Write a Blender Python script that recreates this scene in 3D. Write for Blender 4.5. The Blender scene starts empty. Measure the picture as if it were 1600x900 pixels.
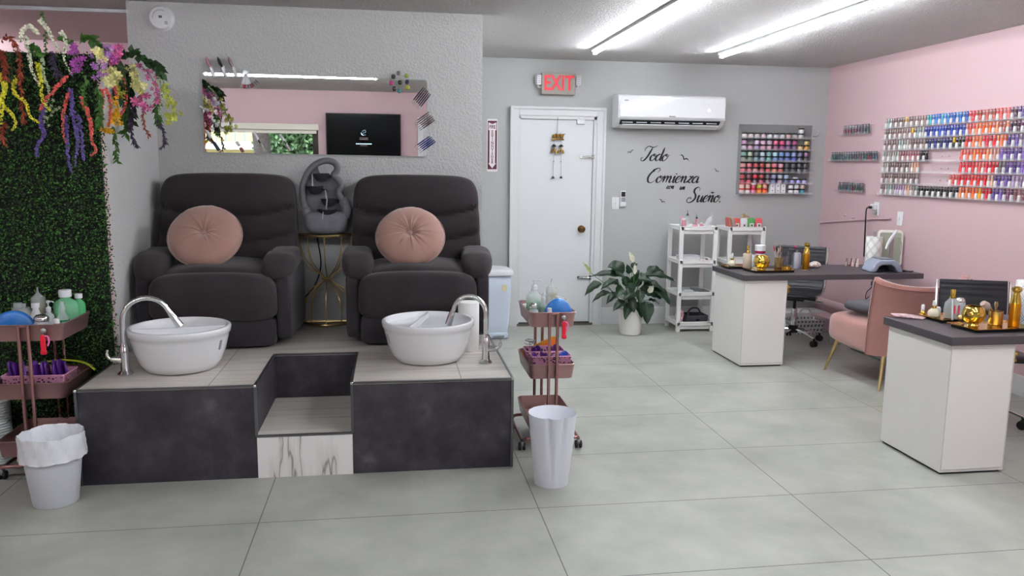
import bpy, bmesh, math, random
from mathutils import Matrix, Vector, Euler
R = math.radians
PI = math.pi
sc = bpy.context.scene
COL = sc.collection

# ---------------------------------------------------------------- camera
cam_d = bpy.data.cameras.new('camera')
cam = bpy.data.objects.new('camera', cam_d)
COL.objects.link(cam)
yaw, pitch, roll = 0.149581, 0.149760, 0.010799
fwd = Vector((math.sin(yaw)*math.cos(pitch), math.cos(yaw)*math.cos(pitch), -math.sin(pitch)))
rt = Vector((math.cos(yaw), -math.sin(yaw), 0))
up = rt.cross(fwd)
rt2 = rt*math.cos(roll) + up*math.sin(roll)
up2 = up*math.cos(roll) - rt*math.sin(roll)
M = Matrix((rt2, up2, -fwd)).transposed().to_4x4()
M.translation = (0, 0, 1.5)
cam.matrix_world = M
cam_d.sensor_width = 36
cam_d.lens = 36*1248.9/1600
cam_d.clip_start = 0.05
cam_d.clip_end = 200
sc.camera = cam

# ---------------------------------------------------------------- sky, sun, exposure
W = bpy.data.worlds.new('daylight')
sc.world = W
W.use_nodes = True
bg = W.node_tree.nodes['Background']
bg.inputs[0].default_value = (0.80, 0.90, 1.0, 1)
SKY = 3.2
bg.inputs[1].default_value = SKY
sun_d = bpy.data.lights.new('sun', 'SUN')
sun = bpy.data.objects.new('sun', sun_d)
COL.objects.link(sun)
sun_d.energy = 1.6
sun_d.angle = 0.01
sun_d.color = (1, .95, .86)
sun.rotation_euler = (R(-48), 0, R(20))
TUBE = 34.0
sc.view_settings.view_transform = 'Standard'
sc.view_settings.look = 'None'
sc.view_settings.exposure = 1.62
sc.view_settings.gamma = 1.0
sc.view_settings.use_curve_mapping = False
sc.cycles.max_bounces = 10
sc.cycles.diffuse_bounces = 5
sc.cycles.glossy_bounces = 4
sc.cycles.transmission_bounces = 8
sc.cycles.sample_clamp_indirect = 6.0
sc.cycles.caustics_reflective = False
sc.cycles.caustics_refractive = False

# ---------------------------------------------------------------- helpers
class MB:
    """collects faces; build() links them as one mesh object"""
    def __init__(s):
        s.v = []; s.f = []; s.mi = []; s.cur = 0; s.M = None
    def add(s, vs, fs):
        o = len(s.v)
        if s.M is not None:
            vs = [s.M @ Vector(v) for v in vs]
        s.v += [tuple(v) for v in vs]
        s.f += [tuple(i+o for i in f) for f in fs]
        s.mi += [s.cur]*len(fs)
        return s
    def box(s, c, d, rot=None):
        hx, hy, hz = d[0]/2, d[1]/2, d[2]/2
        vs = [Vector((x, y, z)) for z in (-hz, hz) for x, y in ((-hx, -hy), (hx, -hy), (hx, hy), (-hx, hy))]
        if rot: m = Euler(rot).to_matrix(); vs = [m @ v for v in vs]
        c = Vector(c)
        return s.add([v+c for v in vs], [(3, 2, 1, 0), (4, 5, 6, 7), (0, 1, 5, 4), (1, 2, 6, 5), (2, 3, 7, 6), (3, 0, 4, 7)])
    def bb(s, x0, x1, y0, y1, z0, z1):
        return s.box(((x0+x1)/2, (y0+y1)/2, (z0+z1)/2), (x1-x0, y1-y0, z1-z0))
    def tube(s, pts, r, n=8, closed=False, flat=1.0):
        pts = [Vector(p) for p in pts]; N = len(pts)
        rs = r if isinstance(r, (list, tuple)) else [r]*N
        vs = []; prev = None
        for i, p in enumerate(pts):
            if closed: t = pts[(i+1) % N]-pts[i-1]
            else: t = pts[min(i+1, N-1)]-pts[max(i-1, 0)]
            t = t.normalized() if t.length > 1e-9 else Vector((0, 0, 1))
            if prev is None:
                a = Vector((0, 0, 1)) if abs(t.z) < .9 else Vector((0, 1, 0))
                u = t.cross(a).normalized()
            else:
                u = (prev - t*prev.dot(t)).normalized()
            prev = u; w = t.cross(u)
            for k in range(n):
                a = 2*PI*k/n
                vs.append(p + (u*math.cos(a) + w*math.sin(a)*flat)*rs[i])
        fs = []
        for i in range(N if closed else N-1):
            j = (i+1) % N
            for k in range(n):
                fs.append((i*n+k, i*n+(k+1) % n, j*n+(k+1) % n, j*n+k))
        if not closed:
            fs.append(tuple(range(n))[::-1]); fs.append(tuple((N-1)*n+k for k in range(n)))
        return s.add(vs, fs)
    def cyl(s, a, b, r, r2=None, n=16):
        return s.tube([a, b], [r, r if r2 is None else r2], n)
    def lathe(s, prof, n=24, c=(0, 0, 0), sx=1, sy=1, closed=False):
        vs = []; fs = []; P = len(prof)
        for r, z in prof:
            for k in range(n):
                a = 2*PI*k/n
                vs.append((c[0]+r*math.cos(a)*sx, c[1]+r*math.sin(a)*sy, c[2]+z))
        for i in range(P-1):
            for k in range(n):
                fs.append((i*n+k, i*n+(k+1) % n, (i+1)*n+(k+1) % n, (i+1)*n+k))
        if not closed:
            if prof[0][0] > 1e-6: fs.append(tuple(range(n))[::-1])
            if prof[-1][0] > 1e-6: fs.append(tuple((P-1)*n+k for k in range(n)))
        return s.add(vs, fs)
    def prism(s, poly, o, u, v, w):
        """polygon in plane o + x*u + y*v, extruded along w"""
        o, u, v, w = map(Vector, (o, u, v, w)); n = len(poly)
        a = [o+u*x+v*y for x, y in poly]
        return s.add(a+[p+w for p in a], [tuple(range(n))[::-1], tuple(range(n, 2*n))] + [(i, (i+1) % n, n+(i+1) % n, n+i) for i in range(n)])
    def puff(s, c, h, k=5, n=10, fn=None, rot=None):
        """rounded pillow-like block, half sizes h"""
        idx = {}; vs = []; fs = []
        def vert(p):
            key = tuple(round(q, 5) for q in p)
            if key not in idx:
                x, y, z = p
                q = (abs(x)**k+abs(y)**k+abs(z)**k)**(1/k)
                w = Vector((x/q*h[0], y/q*h[1], z/q*h[2]))
                if fn: w = Vector(fn(w.x, w.y, w.z))
                if rot: w = Euler(rot).to_matrix() @ w
                idx[key] = len(vs); vs.append(w+Vector(c))
            return idx[key]
        g = [math.sin(PI/2*(2*i/n-1)) for i in range(n+1)]
        for ax in range(3):
            for sg in (-1, 1):
                for i in range(n):
                    for j in range(n):
                        q = []
                        for a, b in ((i, j), (i+1, j), (i+1, j+1), (i, j+1)):
                            p = [0, 0, 0]; p[ax] = sg; p[(ax+1) % 3] = g[a]; p[(ax+2) % 3] = g[b]
                            q.append(vert(p))
                        fs.append(tuple(q if sg > 0 else q[::-1]))
        return s.add(vs, fs)
    def ball(s, c, r, n=12, sc_=(1, 1, 1)):
        m = n//2
        prof = [(math.sin(PI*i/m), -math.cos(PI*i/m)) for i in range(m+1)]
        vs = []; fs = []
        for rr, z in prof:
            for k in range(n):
                a = 2*PI*k/n
                vs.append((c[0]+r*sc_[0]*rr*math.cos(a), c[1]+r*sc_[1]*rr*math.sin(a), c[2]+r*sc_[2]*z))
        for i in range(m):
            for k in range(n):
                fs.append((i*n+k, i*n+(k+1) % n, (i+1)*n+(k+1) % n, (i+1)*n+k))
        return s.add(vs, fs)
    def grid(s, fn, nu, nv):
        vs = [fn(i/nu, j/nv) for j in range(nv+1) for i in range(nu+1)]
        fs = [(j*(nu+1)+i, j*(nu+1)+i+1, (j+1)*(nu+1)+i+1, (j+1)*(nu+1)+i) for j in range(nv) for i in range(nu)]
        return s.add(vs, fs)
    def build(s, name, mats, parent=None, loc=None, bevel=0, seg=2, smooth=40, solid=0, sub=0, weld=True, rot=None):
        me = bpy.data.meshes.new(name)
        me.from_pydata(s.v, [], s.f)
        mats = mats if isinstance(mats, (list, tuple)) else [mats]
        for m in mats: me.materials.append(m)
        if len(mats) > 1: me.polygons.foreach_set('material_index', s.mi)
        bm = bmesh.new(); bm.from_mesh(me)
        if weld: bmesh.ops.remove_doubles(bm, verts=bm.verts, dist=1e-5)
        if not solid: bmesh.ops.recalc_face_normals(bm, faces=bm.faces)
        bm.to_mesh(me); bm.free()
        if smooth:
            me.shade_smooth(); me.set_sharp_from_angle(angle=R(smooth))
        o = bpy.data.objects.new(name, me); COL.objects.link(o)
        if parent: o.parent = parent
        if loc: o.location = loc
        if rot: o.rotation_euler = rot
        if solid:
            md = o.modifiers.new('solid', 'SOLIDIFY'); md.thickness = solid; md.offset = 0
        if bevel:
            md = o.modifiers.new('bevel', 'BEVEL'); md.width = bevel; md.segments = seg; md.limit_method = 'ANGLE'; md.angle_limit = R(40)
        if sub:
            md = o.modifiers.new('sub', 'SUBSURF'); md.levels = sub; md.render_levels = sub
        return o

def tag(o, label, cat, group=None):
    o['label'] = label; o['category'] = cat
    if group: o['group'] = group
    return o
def thing(name, label, cat, loc=(0, 0, 0), rz=0, group=None):
    o = bpy.data.objects.new(name, None); COL.objects.link(o)
    o.empty_display_size = .05
    o.location = loc; o.rotation_euler = (0, 0, rz)
    return tag(o, label, cat, group)
def struct(o):
    o['kind'] = 'structure'; return o
def dup(root, loc, rz=None, label=None, group=None, par=None):
    c = root.copy(); COL.objects.link(c)
    if par is not None: c.parent = par
    if loc is not None: c.location = loc
    if rz is not None: c.rotation_euler = (0, 0, rz)
    if label: c['label'] = label
    if group: c['group'] = group
    for ch in KIDS(root): dup(ch, None, par=c)
    return c
def KIDS(o): return list(o.children)
def recolor(o, m, slot=0):
    o.material_slots[slot].link = 'OBJECT'; o.material_slots[slot].material = m
def bez(p, n=12):
    """Catmull-Rom through points"""
    p = [Vector(q) for q in p]; out = []
    for i in range(len(p)-1):
        a = p[i-1] if i > 0 else p[i]*2-p[i+1]
        b, c = p[i], p[i+1]
        d = p[i+2] if i+2 < len(p) else p[i+1]*2-p[i]
        for k in range(n):
            t = k/n
            out.append(.5*((2*b)+(c-a)*t+(2*a-5*b+4*c-d)*t*t+(3*b-a-3*c+d)*t**3))
    out.append(p[-1]); return out
def rrect(w, h, r, n=4):
    out = []
    for cx, cy, a0 in ((w/2-r, h/2-r, 0), (-w/2+r, h/2-r, 90), (-w/2+r, -h/2+r, 180), (w/2-r, -h/2+r, 270)):
        for k in range(n+1):
            a = R(a0+90*k/n); out.append((cx+r*math.cos(a), cy+r*math.sin(a)))
    return out

# ---------------------------------------------------------------- materials
def srgb(h):
    if isinstance(h, str):
        h = [int(h[i:i+2], 16)/255 for i in (0, 2, 4)]
    return tuple((c/12.92 if c <= .04045 else ((c+.055)/1.055)**2.4) for c in h)+(1,)
MC = {}
def mat(name, col, rough=.5, metal=0, trans=0, alpha=1, spec=.5, emit=0, bump=0, bscale=50, sheen=0, coat=0, var=0, vscale=5, ior=1.45, island=0, bdist=.01, sub=0):
    if name in MC: return MC[name]
    m = bpy.data.materials.new(name); m.use_nodes = True
    nt = m.node_tree; b = nt.nodes['Principled BSDF']; L = nt.links
    c = srgb(col)
    b.inputs['Base Color'].default_value = c
    b.inputs['Roughness'].default_value = rough
    b.inputs['Metallic'].default_value = metal
    b.inputs['Transmission Weight'].default_value = trans
    b.inputs['Alpha'].default_value = alpha
    b.inputs['Specular IOR Level'].default_value = spec
    b.inputs['Sheen Weight'].default_value = sheen
    b.inputs['Coat Weight'].default_value = coat
    b.inputs['IOR'].default_value = ior
    if sub: b.inputs['Subsurface Weight'].default_value = sub; b.inputs['Subsurface Scale'].default_value = .02
    if emit:
        b.inputs['Emission Color'].default_value = c; b.inputs['Emission Strength'].default_value = emit
    if bump or var:
        tc = nt.nodes.new('ShaderNodeTexCoord')
    if bump:
        n = nt.nodes.new('ShaderNodeTexNoise'); n.inputs['Scale'].default_value = bscale; n.inputs['Detail'].default_value = 5
        bp = nt.nodes.new('ShaderNodeBump'); bp.inputs['Strength'].default_value = bump; bp.inputs['Distance'].default_value = bdist
        L.new(tc.outputs['Object'], n.inputs['Vector']); L.new(n.outputs['Fac'], bp.inputs['Height']); L.new(bp.outputs['Normal'], b.inputs['Normal'])
    if var or island:
        hs = nt.nodes.new('ShaderNodeHueSaturation'); hs.inputs['Color'].default_value = c
        mr = nt.nodes.new('ShaderNodeMapRange'); 
        if var:
            n2 = nt.nodes.new('ShaderNodeTexNoise'); n2.inputs['Scale'].default_value = vscale; n2.inputs['Detail'].default_value = 6
            L.new(tc.outputs['Object'], n2.inputs['Vector']); L.new(n2.outputs['Fac'], mr.inputs[0])
            mr.inputs[1].default_value = .3; mr.inputs[2].default_value = .7
            mr.inputs[3].default_value = 1-var; mr.inputs[4].default_value = 1+var
        else:
            g = nt.nodes.new('ShaderNodeNewGeometry'); L.new(g.outputs['Random Per Island'], mr.inputs[0])
            mr.inputs[3].default_value = 1-island; mr.inputs[4].default_value = 1+island
        L.new(mr.outputs[0], hs.inputs['Value']); L.new(hs.outputs[0], b.inputs['Base Color'])
    MC[name] = m
    return m
def nodes(m): return m.node_tree.nodes, m.node_tree.links, m.node_tree.nodes['Principled BSDF']
def mathn(nt, op, a, b=None, c=None):
    n = nt.nodes.new('ShaderNodeMath'); n.operation = op
    for i, q in enumerate((a, b, c)):
        if q is None: continue
        if isinstance(q, (int, float)): n.inputs[i].default_value = q
        else: nt.links.new(q, n.inputs[i])
    return n.outputs[0]
def linemask(nt, coord, x0, per, half):
    a = mathn(nt, 'SUBTRACT', coord, x0); a = mathn(nt, 'DIVIDE', a, per)
    a = mathn(nt, 'FRACT', mathn(nt, 'ADD', a, 1000.5)); a = mathn(nt, 'SUBTRACT', a, .5); a = mathn(nt, 'ABSOLUTE', a)
    return mathn(nt, 'LESS_THAN', a, half/per)
def mixc(nt, f, a, b):
    n = nt.nodes.new('ShaderNodeMix'); n.data_type = 'RGBA'
    for i, q in ((0, f), (6, a), (7, b)):
        if isinstance(q, (int, float, tuple)): n.inputs[i].default_value = q
        else: nt.links.new(q, n.inputs[i])
    return n.outputs[2]
def noise(nt, vec, scale, detail=5, rough=.5, stretch=None):
    if stretch:
        mp = nt.nodes.new('ShaderNodeMapping'); mp.inputs['Scale'].default_value = stretch
        nt.links.new(vec, mp.inputs['Vector']); vec = mp.outputs[0]
    n = nt.nodes.new('ShaderNodeTexNoise'); n.inputs['Scale'].default_value = scale; n.inputs['Detail'].default_value = detail; n.inputs['Roughness'].default_value = rough
    nt.links.new(vec, n.inputs['Vector']); return n.outputs['Fac']
def ramp(nt, fac, stops):
    n = nt.nodes.new('ShaderNodeValToRGB'); e = n.color_ramp.elements
    e[0].position, e[0].color = stops[0]; e[1].position, e[1].color = stops[1]
    for p, c in stops[2:]:
        x = e.new(p); x.color = c
    nt.links.new(fac, n.inputs[0]); return n.outputs[0]
def tile_mat(name, stops, scale, x0, px, y0, py, half, grout, rough=.4, stretch=None, axes=(0, 1), bump=.0):
    m = mat(name, 'ffffff', rough); nt = m.node_tree; N, L, b = nodes(m)
    tc = N.new('ShaderNodeTexCoord'); v = tc.outputs['Object']
    sp = N.new('ShaderNodeSeparateXYZ'); L.new(v, sp.inputs[0])
    col = ramp(nt, noise(nt, v, scale, 8, .6, stretch), stops)
    mk = None
    for ax, o_, p_ in ((axes[0], x0, px), (axes[1], y0, py)):
        if p_:
            q = linemask(nt, sp.outputs[ax], o_, p_, half); mk = q if mk is None else mathn(nt, 'MAXIMUM', mk, q)
    if mk is not None: col = mixc(nt, mk, col, srgb(grout))
    L.new(col, b.inputs['Base Color'])
    return m

m_floor = tile_mat('floor_tile', [(.32, srgb('95988f')), (.68, srgb('b1b4ab'))], 2.2, .630, 1.2031, 3.3204, .6312, .0022, '55554f', .38)
def plaster(name, col, scale=28, strength=.6, dist=.02, rough=.55):
    m = mat(name, col, rough); nt = m.node_tree; N, L, b = nodes(m)
    tc = N.new('ShaderNodeTexCoord')
    a = noise(nt, tc.outputs['Object'], scale, 3, .55); c = noise(nt, tc.outputs['Object'], scale*3.2, 2, .5)
    h = mathn(nt, 'ADD', ramp(nt, a, [(.42, (0, 0, 0, 1)), (.6, (1, 1, 1, 1))]), mathn(nt, 'MULTIPLY', c, .5))
    bp = N.new('ShaderNodeBump'); bp.inputs['Strength'].default_value = strength; bp.inputs['Distance'].default_value = dist
    L.new(h, bp.inputs['Height']); L.new(bp.outputs[0], b.inputs['Normal']); return m
m_knock = plaster('textured_grey_plaster', 'c8c9c8', 62, .30, .008)
m_grey = mat('smooth_grey_wall', 'b2b5b4', .5, bump=.12, bscale=14, bdist=.01)
m_pink = mat('pink_wall', 'c8abaf', .5, bump=.12, bscale=10, bdist=.01)
m_ceil = plaster('popcorn_ceiling', 'ecebe9', 75, .8, .02, .8)
m_white = mat('white_paint', 'dcdedf', .4)
m_wplast = mat('white_plastic', 'e2e4e6', .35)
m_glossw = mat('glossy_white_ceramic', 'e6e8ea', .12, coat=.5)
m_black = mat('black_plastic', '0c0c0e', .4)
m_chrome = mat('chrome', 'd8d8da', .08, metal=1)
m_steel = mat('brushed_metal', 'a9aaac', .35, metal=1)
m_gold = mat('polished_gold', 'd6b458', .12, metal=1)
m_goldm = mat('brushed_gold', 'c9ae78', .28, metal=1)
m_amber = mat('amber_gold_metal', 'cf922a', .28, metal=1)
m_glass = mat('clear_glass', 'eef4f6', .03, alpha=.3)
m_acry = mat('clear_acrylic', 'f4f4f6', .1, alpha=.13)
m_screen = mat('black_screen', '08090c', .12)
m_mirror = mat('mirror_silver', 'f4f6f5', .0, metal=1)

# ---------------------------------------------------------------- the room
CZ = 2.485; BY = 7.43; RX = 4.215; MY = 5.40; FY = -1.0; LX = -4.2
def wallbox(name, m, *a):
    return struct(MB().bb(*a).build(name, m, smooth=0))
wallbox('floor', m_floor, LX-.1, RX+.1, FY-.15, BY+.15, -.1, 0)
wallbox('ceiling', m_ceil, LX-.1, RX+.1, FY-.15, BY+.15, CZ, CZ+.15)
# back wall with the doorway cut out
DX0, DX1, DZ = 1.165, 1.905, 1.975
b = MB(); b.bb(.60, DX0, BY, BY+.12, 0, CZ); b.bb(DX1, RX, BY, BY+.12, 0, CZ); b.bb(DX0, DX1, BY, BY+.12, DZ, CZ)
struct(b.build('wall_back', m_grey, smooth=0))
wallbox('wall_right', m_pink, RX, RX+.12, FY, BY+.12, 0, CZ)
wallbox('wall_left', m_pink, LX-.12, LX, FY, BY+.12, 0, CZ)
wallbox('wall_back_left', m_pink, LX, -1.6, 7.15, 7.27, 0, CZ)
wallbox('wall_mirror', m_knock, -1.6, .60, MY, BY+.12, 0, CZ)
# low partition beside the left recliner: grey textured side, pink front
b = MB(); b.bb(-1.56, -1.458, 4.42, MY, 0, 2.0)
struct(b.build('wall_partition_side', m_knock, smooth=0))
wallbox('wall_partition_front', m_pink, -3.4, -1.452, 4.36, 4.425, 0, 2.02)
struct(MB().bb(LX, -1.6, 5.70, 5.735, CZ-.022, CZ-.001).build('trim_1', m_steel, smooth=0))
struct(MB().bb(LX, -1.6, 5.735, 7.15, CZ-.012, CZ-.001).build('trim_2', mat('bounce_tinted_ceiling', 'd2bebb', .8, bump=1, bscale=90, bdist=.01), smooth=0))  # ceiling patch; dimness and pink wall bounce are put into its colour
# front wall behind the camera: shop window, door, unseen right hand window added for daylight
WX = [(-3.9, -1.02, .75, 2.02), (.46, 1.36, 0, 2.06), (1.75, 4.0, .75, 2.02)]
b = MB(); x = LX
for x0, x1, z0, z1 in WX:
    b.bb(x, x0, FY-.12, FY, 0, CZ); b.bb(x0, x1, FY-.12, FY, z1, CZ)
    if z0 > 0: b.bb(x0, x1, FY-.12, FY, 0, z0)
    x = x1
b.bb(x, RX, FY-.12, FY, 0, CZ)
struct(b.build('wall_front', m_pink, smooth=0))
m_dkframe = mat('dark_bronze_frame', '2a211d', .4)
m_pane = mat('window_glass', 'ffffff', .0, trans=1, ior=1.05)
for k, (x0, x1, z0, z1) in enumerate(WX):
    if k == 1: continue
    t = MB(); w = .05
    t.bb(x0, x0+w, FY-.1, FY-.02, z0, z1); t.bb(x1-w-.03, x1, FY-.1, FY-.02, z0, z1); t.bb(x0+w, x1-w-.03, FY-.1, FY-.02, z0, z0+w); t.bb(x0+w, x1-w-.03, FY-.1, FY-.02, z1-w, z1)
    o = struct(t.build('window_%d' % (1 if k == 0 else 2), m_dkframe, smooth=0))
    MB().bb(x0+w, x1-w-.03, FY-.065, FY-.06, z0+w, z1-w).build('window_pane', m_pane, o, smooth=0)
# portals that help the renderer find the daylight
for k, (x0, x1, z0, z1) in enumerate(WX):
    ld = bpy.data.lights.new('window_portal', 'AREA'); ld.shape = 'RECTANGLE'; ld.size = x1-x0; ld.size_y = z1-z0
    ld.cycles.is_portal = True
    lo = bpy.data.objects.new('window_portal', ld); COL.objects.link(lo)
    lo.location = ((x0+x1)/2, FY-.13, (z0+z1)/2); lo.rotation_euler = (R(90), 0, 0)
# glass front door
x0, x1, z0, z1 = WX[1]
t = MB(); t.bb(x0-.08, x0, FY, FY+.03, 0, z1+.08); t.bb(x1, x1+.08, FY, FY+.03, 0, z1+.08); t.bb(x0, x1, FY, FY+.03, z1, z1+.08)
struct(t.build('trim_3', m_white, smooth=0))
t = MB(); w = .09; t.bb(x0+.005, x0+w, FY-.08, FY-.03, .01, z1-.005); t.bb(x1-w, x1-.005, FY-.08, FY-.03, .01, z1-.005); t.bb(x0+w, x1-w, FY-.08, FY-.03, .01, .25); t.bb(x0+w, x1-w, FY-.08, FY-.03, z1-w, z1-.005)
o = struct(t.build('door_2', m_white, smooth=0))
MB().bb(x0+w, x1-w, FY-.06, FY-.05, .25, z1-w).build('door_glass', m_pane, o, smooth=0)
# baseboards
struct(MB().bb(1.98, 3.40, BY-.016, BY, 0, .165).build('baseboard_back', m_white, bevel=.003))
struct(MB().bb(.60, 1.09, BY-.016, BY, 0, .165).build('baseboard_back_left', m_white, bevel=.003))
struct(MB().bb(RX-.016, RX, FY, 4.9, 0, .14).build('baseboard_right', m_white, bevel=.003))
# low service ledge and painted pipe around the far right corner
t = MB(); t.bb(3.40, RX, 7.17, BY, 0, .13)
struct(t.build('trim_4', m_white, bevel=.004))
t = MB(); t.bb(4.03, RX, 4.9, 7.17, 0, .13)
struct(t.build('trim_5', m_pink, bevel=.004))
struct(MB().cyl((3.40, 7.38, .235), (4.18, 7.38, .235), .034).build('trim_6', m_grey))
struct(MB().cyl((4.165, 7.36, .235), (4.165, 4.9, .235), .034).build('trim_7', m_pink))
struct(MB().tube([(4.205, 7.40, .99), (4.203, 6.9, 1.045), (4.203, 6.5, 1.085), (4.205, 6.28, 1.10)], .008, 6).build('trim_8', m_pink))
# ---------------------------------------------------------------- back door
t = MB()
fx0, fx1, fz = 1.095, 1.975, 2.045
for a in ((fx0, DX0, BY-.03, BY+.02, 0, fz), (DX1, fx1, BY-.03, BY+.02, 0, fz), (DX0, DX1, BY-.03, BY+.02, DZ, fz),
          (fx0-.012, fx0+.012, BY-.045, BY-.03, 0, fz+.012), (fx1-.012, fx1+.012, BY-.045, BY-.03, 0, fz+.012), (fx0, fx1, BY-.045, BY-.03, fz-.012, fz+.012),
          (DX0, DX0+.018, BY-.02, BY+.05, 0, DZ), (DX1-.03, DX1, BY-.02, BY+.05, 0, DZ), (DX0, DX1, BY-.02, BY+.05, DZ-.03, DZ)):
    t.bb(*a)
struct(t.build('trim_9', m_white, bevel=.003))
door = struct(MB().bb(DX0+.02, DX1-.032, BY+.0, BY+.04, .03, DZ-.032).build('door_1', mat('painted_white_door', 'dfe2e4', .35, bump=.08, bscale=8), bevel=.003))
m_bronze = mat('aged_bronze', '6b5231', .3, metal=1)
k = MB(); k.M = Matrix.Translation((1.778, BY, .928)) @ Matrix.Rotation(R(90), 4, 'X')
k.lathe([(.034, 0), (.034, .008), (.012, .012), (.012, .03), (.026, .036), (.031, .05), (.026, .062), (0, .066)], 20)
k.build('door_knob', m_bronze, door)
def bolt(z):
    t = MB(); t.box((1.80, BY-.006, z), (.10, .012, .024)); t.cyl((1.765, BY-.017, z), (1.885, BY-.017, z), .006, n=8)
    t.box((1.872, BY-.012, z), (.022, .02, .04)); t.cyl((1.79, BY-.017, z), (1.79, BY-.038, z), .005, n=8)
    t.build('slide_bolt', m_chrome, door, bevel=.001)
bolt(1.605); bolt(.462)
t = MB(); t.box((1.748, BY-.016, 1.925), (.075, .03, .042)); t.box((1.75, BY-.012, 1.955), (.03, .022, .02)); t.build('door_contact', m_wplast, door, bevel=.004)
struct(MB().bb(DX0, DX1, BY-.03, BY+.05, 0, .022).build('trim_10', mat('threshold', '6f6a62', .4, metal=.6)))
struct(MB().bb(DX0, DX1, BY+.08, BY+.12, 0, DZ).build('wall_behind_door', m_white))

# ---------------------------------------------------------------- pedicure platform
PX0, PX1, PY, PZ = -1.455, .585, 3.83, .462
NX0, NX1, NY, SZ = -.655, -.203, 4.47, .212
m_slate = tile_mat('dark_slate_tile', [(.33, srgb('29252c')), (.5, srgb('36323a')), (.62, srgb('423e46')), (.74, srgb('59555d'))], 7, 0, 0, 0, 0, .001, '000000', .5)
m_deck = tile_mat('wood_look_tile', [(.3, srgb('aea8a1')), (.5, srgb('cdc8c0')), (.72, srgb('d8d4cc'))], 3.0, -.435, 1.2, 4.62, 3.0, .0022, '77716c', .3, stretch=(.5, 9, 1))
m_marb = mat('veined_marble_tile', 'f0eeec', .25); nt = m_marb.node_tree; N, L, bb_ = nodes(m_marb)
tc = N.new('ShaderNodeTexCoord'); f_ = noise(nt, tc.outputs['Object'], 1.0, 4, .5, (6.5, 1, .8))
L.new(ramp(nt, f_, [(.44, srgb('f1efed')), (.484, srgb('e4e1de')), (.496, srgb('8f8a87')), (.506, srgb('e6e3e0')), (.56, srgb('f3f1ef'))]), bb_.inputs['Base Color'])
plat = thing('pedicure_platform', 'raised platform clad in dark slate tile with a notched step, under both recliners', 'platform', ((PX0+PX1)/2, 4.6, 0))
def pl(mb, name, m, **k):
    mb.v = [(x-plat.location.x, y-plat.location.y, z) for x, y, z in mb.v]
    return mb.build(name, m, plat, **k)
t = MB(); t.bb(PX0, NX0, PY, MY-.002, 0, PZ-.012); t.bb(NX1, PX1, PY, MY-.002, 0, PZ-.012); t.bb(NX0, NX1, NY, MY-.002, 0, PZ-.012)
pl(t, 'base', m_slate, smooth=0, weld=False)
t = MB(); t.bb(PX0, NX0, PY, MY, PZ-.012, PZ); t.bb(NX1, PX1, PY, MY, PZ-.012, PZ); t.bb(NX0, NX1, NY, MY, PZ-.012, PZ)
t.v = t.v; o = pl(t, 'deck_tiles', m_deck, smooth=0, weld=False)
o.location = (0, 0, 0)
t = MB(); t.bb(NX0, NX1, PY+.008, NY, .01, SZ); o = pl(t, 'step', m_deck, smooth=0)
t = MB(); t.bb(NX0+.001, NX1-.001, PY-.004, PY+.008, 0, SZ-.008); pl(t, 'step_riser', m_marb, smooth=0)
t = MB(); e = .006
def hx(x0, x1, y, z): t.bb(x0, x1, y-e, y+e, z-e*1.4, z+.002)
def vz(x, y, z0, z1): t.bb(x-e, x+e, y-e, y+e, z0, z1)
def hy(x, y0, y1, z): t.bb(x-e, x+e, y0, y1, z-e*1.4, z+.002)
hx(PX0, NX0, PY, PZ); hx(NX1, PX1, PY, PZ); hx(NX0, NX1, NY, PZ); hy(NX0, PY, NY, PZ); hy(NX1, PY, NY, PZ); hy(PX1, PY, MY, PZ); hy(PX0, PY, 4.42, PZ)
hx(NX0, NX1, PY, SZ)
for x in (PX0, PX1): vz(x, PY, 0, PZ)
for x in (NX0, NX1): vz(x, PY, SZ, PZ); vz(x, NY, SZ, PZ)
pl(t, 'edge_trim', mat('satin_grey_trim', '6d6d70', .3, metal=.8), smooth=0, weld=False)
for x in (PX0, NX0, NX1, PX1):
    t = MB(); t.box((x, PY-.002, PZ-.003), (.014, .014, .014)); pl(t, 'corner_cap', m_chrome, bevel=.003)

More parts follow.
